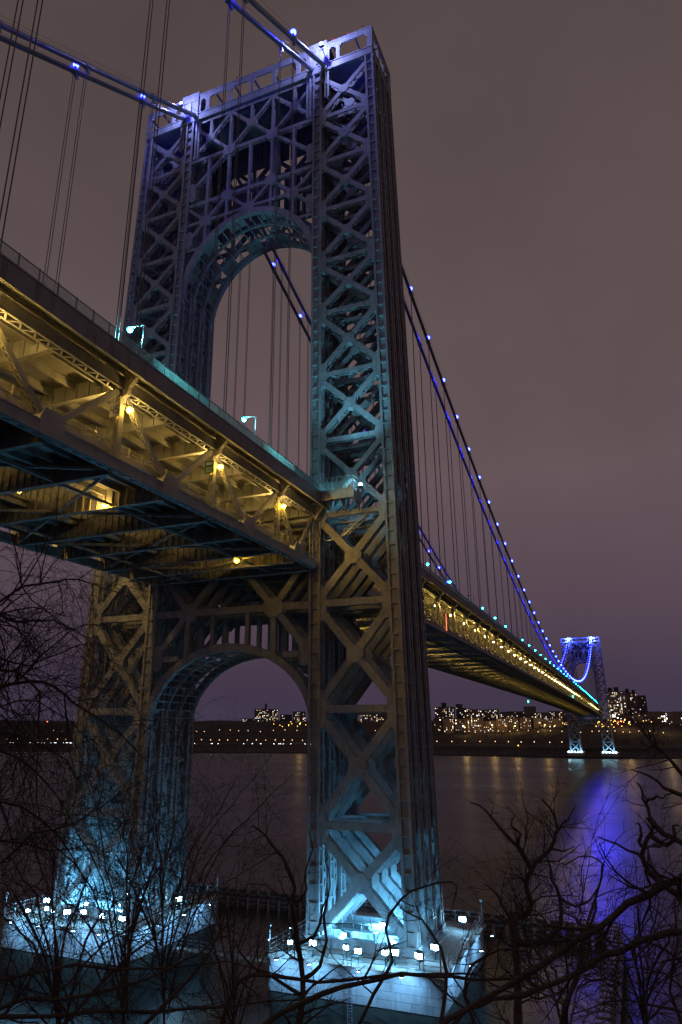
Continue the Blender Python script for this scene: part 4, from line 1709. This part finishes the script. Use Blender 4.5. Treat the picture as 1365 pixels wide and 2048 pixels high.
# far street lamps
def far_lamp(label, group, m, r):
    t = thing('far_street_lamp', label, 'street lamp', group)
    g = MB()
    g.tube([(0, 0, 0), (0, 0, 8)], 0.14, 5)
    g.build('pole', DARKM, t)
    g = MB()
    g.ball((0, 0, 8.2), r, 6, 4)
    g.build('bulb', m, t)
    return t


rndl = random.Random(5)
pts = []
px = -10
while px < 1130:
    pts.append((far_pt(u_of_px(px), 61 + rndl.uniform(-1, 1), 0.2), 0))
    px += rndl.uniform(17, 22) if px < 620 else rndl.uniform(26, 31)
p = far_lamp('orange lamp on a pole in the row along the lower parkway by the far shore', 'lamps along the lower parkway', E_STREET, 0.75)
place_copies(p, pts)
pts = []
px = 0
while px < 1360:
    pts.append((far_pt(u_of_px(px), 188 + rndl.uniform(-8, 8), 0.2), 0))
    px += rndl.uniform(14, 30)
p = far_lamp('orange lamp on a pole along the upper drive on the wooded slope', 'lamps along the upper drive', E_STREET, 0.7)
place_copies(p, pts)
pts = []
for k in range(75):
    px = rndl.choice((rndl.uniform(868, 1160), rndl.uniform(868, 1160), rndl.uniform(1205, 1365), rndl.uniform(1215, 1290), rndl.uniform(500, 620)))
    pts.append((far_pt(u_of_px(px), rndl.uniform(235, 300), 1.5), 0))
p = far_lamp('bright orange street lamp among the houses on the far slope', 'street lamps among the far houses', E_FSOD, 0.75)
place_copies(p, pts)
pts = [(at_d(px, py, 1480) - Vector((0, 0, 8.2)), 0) for px, py in ((1230, 1433), (1226, 1431), (1236, 1436), (1329, 1433), (1334, 1437), (1331, 1442), (1080, 1448), (1096, 1455), (927, 1452), (1165, 1462))]
p = far_lamp('intense white street light in the bright cluster beyond the distant tower', 'intense white street lights', E_STREETW, 1.3)
place_copies(p, pts)
pts = [(at_d(px, py, 1260) - Vector((0, 0, 8.2)), 0) for px, py in ((1236, 1505), (1331, 1506), (1193, 1499), (1037, 1491))]
p = far_lamp('single bright orange lamp close to the far waterline', 'lamps close to the far waterline', E_FSOD, 0.9)
place_copies(p, pts)
pts = [(at_d(95, 1443, 1900) - Vector((0, 0, 8.2)), 0), (at_d(1237, 1444, 1490) - Vector((0, 0, 8.2)), 0), (at_d(1243, 1443, 1490) - Vector((0, 0, 8.2)), 0)]
p = far_lamp('small red signal light on the far ridge', 'red signal lights', E_RED, 0.9)
place_copies(p, pts)
# glow of those streets on the houses: added masts, each carrying a shared fill light
for px, py, e in ((930, 1455, 1), (985, 1450, 1), (1030, 1452, 1), (1090, 1450, 1), (1250, 1440, 1.4), (1330, 1440, 1.4), (600, 1448, 0.7)):
    c = at_d(px, py, 1445)
    t = thing('fill_light_mast', 'added orange fill light mast lighting the house fronts on the far slope', 'street lamp', 'added fill light masts on the far slope', (c.x, c.y, 40))
    g = MB()
    g.tube([(0, 0, 0), (0, 0, 16)], 0.2, 6)
    g.build('pole', DARKM, t)
    g = MB()
    g.ball((0, 0, c.z - 40 if c.z > 50 else 16), 0.9, 6, 4)
    g.build('bulb', E_FSOD, t)
    lamp_light('mast_source', 'POINT', t, (-2.5, -1, (c.z - 40 if c.z > 50 else 16) + 1), 8000 * e, (1.0, 0.6, 0.2), 1.0)

# cars on the lower parkway
proto = thing('car', 'tiny car with its headlights on, on the parkway by the far shore', 'car', 'cars on the far parkway')
g = MB()
g.prism([(-2.2, 0, 0.35), (2.2, 0, 0.35), (2.2, 0, 0.95), (1.2, 0, 1.05), (0.6, 0, 1.5), (-1.2, 0, 1.5), (-1.9, 0, 1.0), (-2.2, 0, 0.95)], (0, 1.8, 0))
g.build('body', DARKM, proto)
for s in (-0.6, 0.6):
    g = MB()
    g.ball((2.3, s, 0.75), 0.32, 6, 4)
    g.build('headlight', E_HEAD, proto)
spots = []
for i in range(70):
    px = rndl.uniform(-5, 640)
    u = u_of_px(px)
    q = far_pt(u, 66 + rndl.uniform(-1, 1), 0.35)
    d = (Vector((CAM.x, CAM.y, 0)) - Vector((q.x, q.y, 0)))
    spots.append((q, math.atan2(d.y, d.x)))
place_copies(proto, spots)


# ------------------------------------------------------------------ bare trees and brambles on the near bank
def on_ray(px, py, dist):
    v = ray(px, py)
    return CAM + v * (dist / v.length)


def smooth_line(pts, rnd, step=0.35, wob=0.03):
    """Catmull-Rom through the points with a little crookedness"""
    out = []
    n = len(pts)
    for i in range(n - 1):
        p0, p1, p2, p3 = pts[max(i - 1, 0)], pts[i], pts[i + 1], pts[min(i + 2, n - 1)]
        m = max(2, int((p2 - p1).length / step))
        for k in range(m):
            t = k / m
            q = 0.5 * ((2 * p1) + (p2 - p0) * t + (2 * p0 - 5 * p1 + 4 * p2 - p3) * t * t + (3 * p1 - p0 - 3 * p2 + p3) * t ** 3)
            out.append(q + Vector((rnd.gauss(0, wob), rnd.gauss(0, wob), rnd.gauss(0, wob))))
    out.append(pts[-1].copy())
    return out


def sprout(mb, start, d, length, r, level, rnd, trop, curl, kids):
    seg = max(4, int(length / (0.16 if level > 1 else 0.22)))
    seg = min(seg, 14)
    st = length / seg
    p = start.copy()
    d = d.normalized()
    pts, rad = [p.copy()], [r]
    for i in range(seg):
        d = (d + Vector((rnd.gauss(0, curl), rnd.gauss(0, curl), rnd.gauss(0, curl) + trop))).normalized()
        p = p + d * st
        pts.append(p.copy())
        rad.append(r * (1 - 0.75 * (i + 1) / seg))
    mb.tube(pts, rad, 4 if level == 1 else 3, cap=False)
    if level < len(kids):
        for k in range(kids[level]):
            i = rnd.randint(max(1, seg // 5), seg - 1)
            t = (pts[i + 1] - pts[i - 1]).normalized()
            side = t.orthogonal().normalized()
            side.rotate(Matrix.Rotation(rnd.uniform(0, 2 * pi), 3, t))
            nd = t * rnd.uniform(0.5, 1.0) + side * rnd.uniform(0.5, 1.0)
            sprout(mb, pts[i], nd, length * rnd.uniform(0.35, 0.65), max(0.0022, rad[i] * 0.62), level + 1, rnd, trop, curl, kids)


def bare_tree(label, limbs, dist, seed, group=None, name='bare_tree', trop=0.02, curl=0.16, n1=1.6, len1=(0.5, 1.3), kids=(0, 4, 3), cat='tree', root=None, cross=0.35, thin=1.0):
    """limbs: (list of (px, py[, extra distance]), r0, r1); first limb is the trunk and is carried down to the bank"""
    rnd = random.Random(seed)
    lines = []
    for li, (pp, r0, r1) in enumerate(limbs):
        pts = [on_ray(q[0], q[1], dist + (q[2] if len(q) > 2 else 0.0)) for q in pp]
        if li == 0:
            a = pts[0]
            gx, gy = (a.x - 0.3, a.y) if root is None else (on_ray(*root).x, on_ray(*root).y)
            gz = bank_z(gx, gy) - 0.3
            base = Vector((gx, gy, gz))
            mid = base.lerp(a, 0.55) + Vector((rnd.gauss(0, 0.15), rnd.gauss(0, 0.15), 0.1))
            pts = [base, mid] + pts
        lines.append((smooth_line(pts, rnd, 0.28, 0.010), r0 * thin, r1 * thin))
    org = lines[0][0][0]
    t = thing(name, label, cat, group, tuple(org))
    trunk, br, tw = MB(), MB(), MB()
    for li, (ln, r0, r1) in enumerate(lines):
        ln = [q - org for q in ln]
        n = len(ln)
        rad = [r0 + (r1 - r0) * (i / (n - 1)) for i in range(n)]
        rad = [r * rnd.uniform(0.9, 1.12) for r in rad]
        (trunk if li == 0 else br).tube(ln, rad, 8 if r0 > 0.05 else 6)
        L = sum((ln[i + 1] - ln[i]).length for i in range(n - 1))
        cnt = int(L * n1)
        for k in range(cnt):
            i = rnd.randint(1 if li else int(n * 0.45), n - 2)
            tg = (ln[i + 1] - ln[i - 1]).normalized()
            sd = tg.orthogonal().normalized()
            sd.rotate(Matrix.Rotation(rnd.uniform(0, 2 * pi), 3, tg))
            sd = (sd - FW * sd.dot(FW) * (1 - cross)).normalized()
            d = tg * rnd.uniform(0.3, 1.0) + sd
            sprout(tw, ln[i], d, rnd.uniform(*len1), max(0.003, min(rad[i] * 0.5, 0.02)), 1, rnd, trop, curl, kids)
    trunk.build('trunk', BARK, t, smooth=True)
    if br.v:
        br.build('limbs', BARK, t, smooth=True)
    tag(tw.build('twigs', TWIG, t), kind='stuff')
    return t


bare_tree('crooked forked tree against the blue reflection, right of the nearer pier', [
    ([(1040, 2130), (1036, 2048), (1034, 1932), (1031, 1867), (1024, 1845), (1050, 1830), (1063, 1809), (1053, 1778), (1060, 1744), (1074, 1724), (1101, 1697), (1111, 1669), (1113, 1646), (1101, 1618), (1084, 1598)], 0.15, 0.02),
    ([(1063, 1738), (1046, 1710), (1033, 1690), (1009, 1666), (985, 1635), (961, 1613), (941, 1605)], 0.06, 0.012),
    ([(1033, 1690), (1043, 1668), (1022, 1652), (1030, 1630), (1012, 1612)], 0.03, 0.008),
    ([(1111, 1672), (1126, 1645), (1140, 1632), (1150, 1612)], 0.035, 0.008),
    ([(1028, 1847), (1006, 1812), (985, 1778), (968, 1766)], 0.04, 0.008),
    ([(1036, 1884), (1070, 1885), (1091, 1880), (1121, 1853), (1121, 1795), (1104, 1761), (1098, 1731), (1085, 1700)], 0.07, 0.012),
    ([(1121, 1795), (1150, 1812), (1180, 1800), (1200, 1770)], 0.04, 0.01),
    ([(1101, 1697), (1128, 1702), (1150, 1692)], 0.03, 0.008)],
    17.0, 101, kids=(0, 5, 4), n1=2.2, len1=(0.5, 1.6), trop=0.03, curl=0.2)
bare_tree('gnarled dark tree with stubby bent limbs leaning in from the river bank', [
    ([(1480, 1990), (1440, 1850), (1365, 1795), (1335, 1775), (1310, 1755), (1295, 1735), (1285, 1710), (1290, 1690), (1302, 1660), (1300, 1630), (1287, 1600), (1290, 1585), (1275, 1565)], 0.085, 0.008),
    ([(1302, 1672), (1335, 1690), (1350, 1672), (1347, 1655), (1360, 1652)], 0.035, 0.01),
    ([(1300, 1635), (1322, 1662), (1345, 1676), (1390, 1700)], 0.04, 0.03),
    ([(1332, 1770), (1305, 1735), (1270, 1708), (1235, 1688), (1195, 1673)], 0.03, 0.008),
    ([(1288, 1700), (1278, 1680), (1282, 1662), (1274, 1645)], 0.03, 0.008),
    ([(1290, 1605), (1305, 1595), (1320, 1598), (1332, 1590)], 0.025, 0.006)],
    10.5, 102, kids=(0, 2, 2), n1=1.8, len1=(0.15, 0.5), trop=0.03)
bare_tree('slender branching sapling rising in front of the far shoreline lamp', [
    ([(1470, 1700), (1400, 1590), (1350, 1530), (1330, 1509), (1310, 1491), (1293, 1468), (1267, 1442), (1246, 1424)], 0.055, 0.006),
    ([(1312, 1494), (1308, 1470), (1306, 1447), (1308, 1432)], 0.014, 0.005),
    ([(1300, 1476), (1290, 1455), (1284, 1440)], 0.012, 0.004),
    ([(1262, 1438), (1258, 1424), (1260, 1412)], 0.008, 0.003),
    ([(1420, 1640), (1365, 1590), (1330, 1575), (1300, 1550), (1262, 1540)], 0.03, 0.006),
    ([(1365, 1592), (1345, 1585), (1330, 1590)], 0.015, 0.005)],
    9.0, 103, kids=(0, 3, 2), n1=2.2, len1=(0.2, 0.7))
bare_tree('tree sending two long bare boughs slanting up across the dark water', [
    ([(1560, 2030), (1500, 1740), (1450, 1705), (1365, 1751), (1336, 1765), (1258, 1809), (1190, 1853), (1104, 1918), (1040, 1960), (968, 1997), (900, 2044), (840, 2090)], 0.036, 0.018),
    ([(1500, 1870), (1440, 1852), (1365, 1862), (1309, 1874), (1241, 1898), (1172, 1935), (1110, 1968), (1053, 1990), (990, 2005), (934, 2024), (880, 2070)], 0.028, 0.015),
    ([(1190, 1853), (1150, 1860), (1100, 1850), (1070, 1820), (1020, 1800)], 0.012, 0.004),
    ([(1172, 1935), (1160, 1900), (1180, 1850), (1195, 1790), (1205, 1740), (1198, 1720), (1160, 1712), (1130, 1730)], 0.012, 0.004),
    ([(1120, 2060), (1150, 1960), (1180, 1840), (1200, 1760), (1206, 1725)], 0.016, 0.005),
    ([(1310, 1780), (1290, 1740), (1300, 1700), (1330, 1690)], 0.012, 0.005)],
    6.5, 104, kids=(0, 3, 2), n1=2.4, len1=(0.15, 0.6), trop=0.01, curl=0.2)
bare_tree('thin crooked tree standing in front of the nearer pier and steel leg', [
    ([(600, 2120), (599, 2030), (606, 1956), (595, 1890), (588, 1810), (591, 1773), (573, 1730), (555, 1700), (530, 1672), (505, 1650)], 0.085, 0.012),
    ([(596, 1890), (630, 1870), (645, 1820), (660, 1790)], 0.03, 0.008),
    ([(606, 1960), (640, 1930), (655, 1880), (648, 1830), (662, 1770), (650, 1720)], 0.035, 0.008),
    ([(590, 1800), (560, 1790), (530, 1770), (500, 1768)], 0.02, 0.006),
    ([(588, 1812), (612, 1780), (610, 1740), (625, 1700), (618, 1660)], 0.02, 0.006),
    ([(600, 1990), (540, 1950), (500, 1930), (470, 1880)], 0.03, 0.008)],
    12.0, 105, kids=(0, 4, 3), n1=2.2, len1=(0.3, 1.0))
bare_tree('low tree with a long bough lying across the lit pier wall', [
    ([(470, 2120), (520, 2060), (566, 2030), (646, 1986), (720, 1964), (804, 1949), (903, 1953), (990, 1958), (1080, 1955)], 0.04, 0.012),
    ([(440, 2060), (480, 1960), (540, 1952), (640, 1962), (760, 1952), (880, 1945), (960, 1950)], 0.022, 0.008),
    ([(700, 2080), (750, 1990), (790, 1920), (770, 1860), (800, 1800), (850, 1775), (905, 1762), (914, 1785), (900, 1830), (870, 1870)], 0.016, 0.005),
    ([(880, 2080), (890, 1990), (885, 1900), (845, 1840), (800, 1815)], 0.02, 0.006),
    ([(960, 2080), (930, 1990), (945, 1930), (1000, 1900), (1060, 1905)], 0.02, 0.006)],
    8.0, 106, kids=(0, 3, 3), n1=2.2, len1=(0.25, 0.8), trop=0.0, curl=0.2)

def fan_shrub(label, bx, by, tips, dist, seed, r0=0.028):
    rnd = random.Random(seed)
    jx = rnd.uniform(-50, 50)
    limbs = [([(bx, by + 90), (bx, by + 20), (bx + jx * 0.3, by - 60), (bx + jx, by - 150), (bx + jx * 2.2, by - 250)], r0, r0 * 0.5)]
    for tx, ty in tips:
        mx = bx + (tx - bx) * 0.35 + rnd.uniform(-12, 12)
        my = by - 60 + (ty - by + 60) * 0.5
        limbs.append(([(bx + rnd.uniform(-6, 6), by - rnd.uniform(-80, 90), rnd.uniform(-.1, .1)), (mx, my, rnd.uniform(-1, 1)), (bx + (tx - bx) * 0.72 + rnd.uniform(-8, 8), my + (ty - my) * 0.6, rnd.uniform(-1.2, 1.2)), (tx, ty, rnd.uniform(-1.5, 1.5))], r0 * 0.5, 0.006))
    return bare_tree(label, limbs, dist, seed, trop=0.04, curl=0.15, n1=2.3, len1=(0.5, 1.7), kids=(0, 4, 3))


fan_shrub('many-stemmed bare shrub fanning up between the two lit piers', 328, 1960, [(544, 1510), (586, 1548), (470, 1560), (420, 1600), (350, 1580), (300, 1610), (250, 1640), (560, 1700), (500, 1640), (230, 1720)], 13.0, 201)
fan_shrub('dense bare shrub in front of the pier across the roadway', 250, 1980, [(60, 1640), (120, 1600), (180, 1560), (240, 1580), (300, 1640), (40, 1760), (340, 1700), (380, 1640)], 11.0, 202)
fan_shrub('tangled bare shrub low at the foot of the bank', 120, 2040, [(10, 1700), (60, 1660), (110, 1700), (180, 1740), (260, 1780), (330, 1820), (-20, 1800)], 9.0, 203)
fan_shrub('bare shrub beside the water between catwalk and nearer pier', 470, 2030, [(380, 1800), (420, 1760), (480, 1720), (530, 1780), (570, 1830), (600, 1880), (350, 1860)], 14.0, 204)
fan_shrub('twiggy shrub among the fender piles view on the bank', 1290, 2060, [(1180, 1880), (1220, 1830), (1270, 1800), (1320, 1790), (1360, 1820), (1390, 1880), (1150, 1950)], 9.5, 205, 0.026)
fan_shrub('thin twiggy shrub under the slanting boughs', 1130, 2070, [(1040, 1930), (1080, 1900), (1130, 1880), (1190, 1900), (1230, 1950), (1000, 1980)], 9.0, 206, 0.024)

bare_tree('drooping vine-hung tree hiding the other tower leg', [
    ([(-160, 1700), (-120, 1380), (-60, 1250), (0, 1206), (43, 1176), (113, 1161), (156, 1160), (212, 1176), (262, 1200)], 0.07, 0.008),
    ([(-110, 1300), (-40, 1222), (0, 1226), (30, 1243), (66, 1243), (105, 1240), (150, 1262)], 0.05, 0.010),
    ([(-130, 1420), (-50, 1385), (0, 1372), (60, 1366), (110, 1372), (146, 1405), (199, 1439), (239, 1468), (290, 1520)], 0.045, 0.010),
    ([(-120, 1380), (-40, 1340), (30, 1345), (75, 1385), (80, 1440), (74, 1545), (80, 1640)], 0.035, 0.010),
    ([(-150, 1850), (-60, 1770), (0, 1731), (66, 1671), (153, 1644), (239, 1588), (330, 1540)], 0.03, 0.008),
    ([(-80, 1300), (-20, 1310), (60, 1330), (120, 1300), (180, 1290), (230, 1310)], 0.025, 0.006),
    ([(0, 1210), (30, 1180), (60, 1130), (75, 1115)], 0.02, 0.005),
    ([(-40, 1170), (-5, 1110), (22, 1080)], 0.015, 0.005),
    ([(-60, 1500), (0, 1470), (60, 1480), (130, 1520), (170, 1580)], 0.03, 0.006)],
    9.0, 301, trop=-0.08, curl=0.22, n1=7.0, len1=(0.5, 2.0), kids=(0, 6, 3), thin=0.62)
bare_tree('second drooping tree behind the vine-hung one, full of fine twigs', [
    ([(-200, 1900), (-120, 1560), (-40, 1440), (40, 1400), (110, 1420), (170, 1470), (215, 1530)], 0.07, 0.008),
    ([(-100, 1520), (0, 1500), (70, 1540), (120, 1600), (140, 1680)], 0.04, 0.008),
    ([(-100, 1600), (0, 1600), (80, 1640), (150, 1720), (190, 1800)], 0.04, 0.008),
    ([(-60, 1440), (0, 1380), (60, 1310), (130, 1260), (180, 1250)], 0.03, 0.006),
    ([(-100, 1700), (0, 1680), (100, 1700), (180, 1690), (260, 1640)], 0.03, 0.006)],
    12.0, 302, trop=-0.05, curl=0.22, n1=6.0, len1=(0.6, 2.4), kids=(0, 6, 3), thin=0.62)
bare_tree('low bramble with long boughs sweeping over the dark water below the other pier', [
    ([(-60, 2100), (0, 2012), (120, 2000), (250, 1976), (330, 1945), (400, 1905), (462, 1870)], 0.035, 0.008),
    ([(-60, 2040), (100, 2034), (300, 2022), (450, 2012), (600, 2000)], 0.028, 0.008),
    ([(0, 1960), (150, 1930), (300, 1940), (450, 1925), (600, 1960)], 0.02, 0.006),
    ([(100, 2090), (200, 1960), (300, 1880), (360, 1830)], 0.025, 0.006),
    ([(250, 2090), (380, 1960), (440, 1860), (450, 1800)], 0.025, 0.006)],
    7.0, 303, trop=0.0, curl=0.2, n1=3.4, len1=(0.3, 1.0), kids=(0, 4, 3), cat='bush', name='bramble', thin=0.7)
bare_tree('low bramble thicket in the corner below the slanting boughs', [
    ([(1400, 2120), (1380, 2000), (1330, 1950), (1260, 1935), (1200, 1960)], 0.03, 0.006),
    ([(1420, 1980), (1340, 1900), (1280, 1880), (1230, 1900)], 0.02, 0.006),
    ([(1400, 2040), (1300, 2010), (1220, 2000), (1140, 2030)], 0.02, 0.006),
    ([(1380, 2080), (1340, 1980), (1360, 1880), (1350, 1800)], 0.02, 0.006)],
    7.5, 304, trop=-0.02, curl=0.22, n1=5.0, len1=(0.3, 1.0), kids=(0, 5, 3), cat='bush', name='bramble', thin=0.7)

# ------------------------------------------------------------------ navigation lights and a red sign on the main span
def on_y(px, py, y):
    v = ray(px, py)
    return CAM + v * ((y - CAM.y) / v.y)


for px, py, y, lab in ((1146, 1392, -17.2, 'green navigation light on the walkway side edge of the main span'), (1057, 1402, 14.0, 'pale green navigation light hanging under the main span')):
    c = on_y(px, py, y)
    t = thing('navigation_light', lab, 'navigation light', None, tuple(c))
    g = MB()
    g.beam((0, 0, 0.6), (0, 0, max(1.2, deck_z(c.x) - 11.6 - c.z)), 0.12, 0.12, (1, 0, 0))
    g.box(-0.4, 0.4, -0.4, 0.4, 0.55, 0.75)
    g.build('hanger', DARKM, t)
    g = MB()
    g.tube([(0, 0, -1.3), (0, 0, 0.55)], 0.5, 8)
    g.build('lens', E_GREEN, t)
c = on_y(893, 1243, -16.9)
t = thing('warning_banner', 'upright red lit warning strip on the lower level beside the tall tower', 'sign', None, tuple(c))
g = MB()
g.box(-0.12, 0.12, -0.1, 0.1, -2.6, 2.2)
g.build('red_panel', E_REDS, t)
g = MB()
g.beam((0.2, 0, -3.2), (0.2, 0, 3.0), 0.1, 0.1, (1, 0, 0))
g.build('post', DARKM, t)
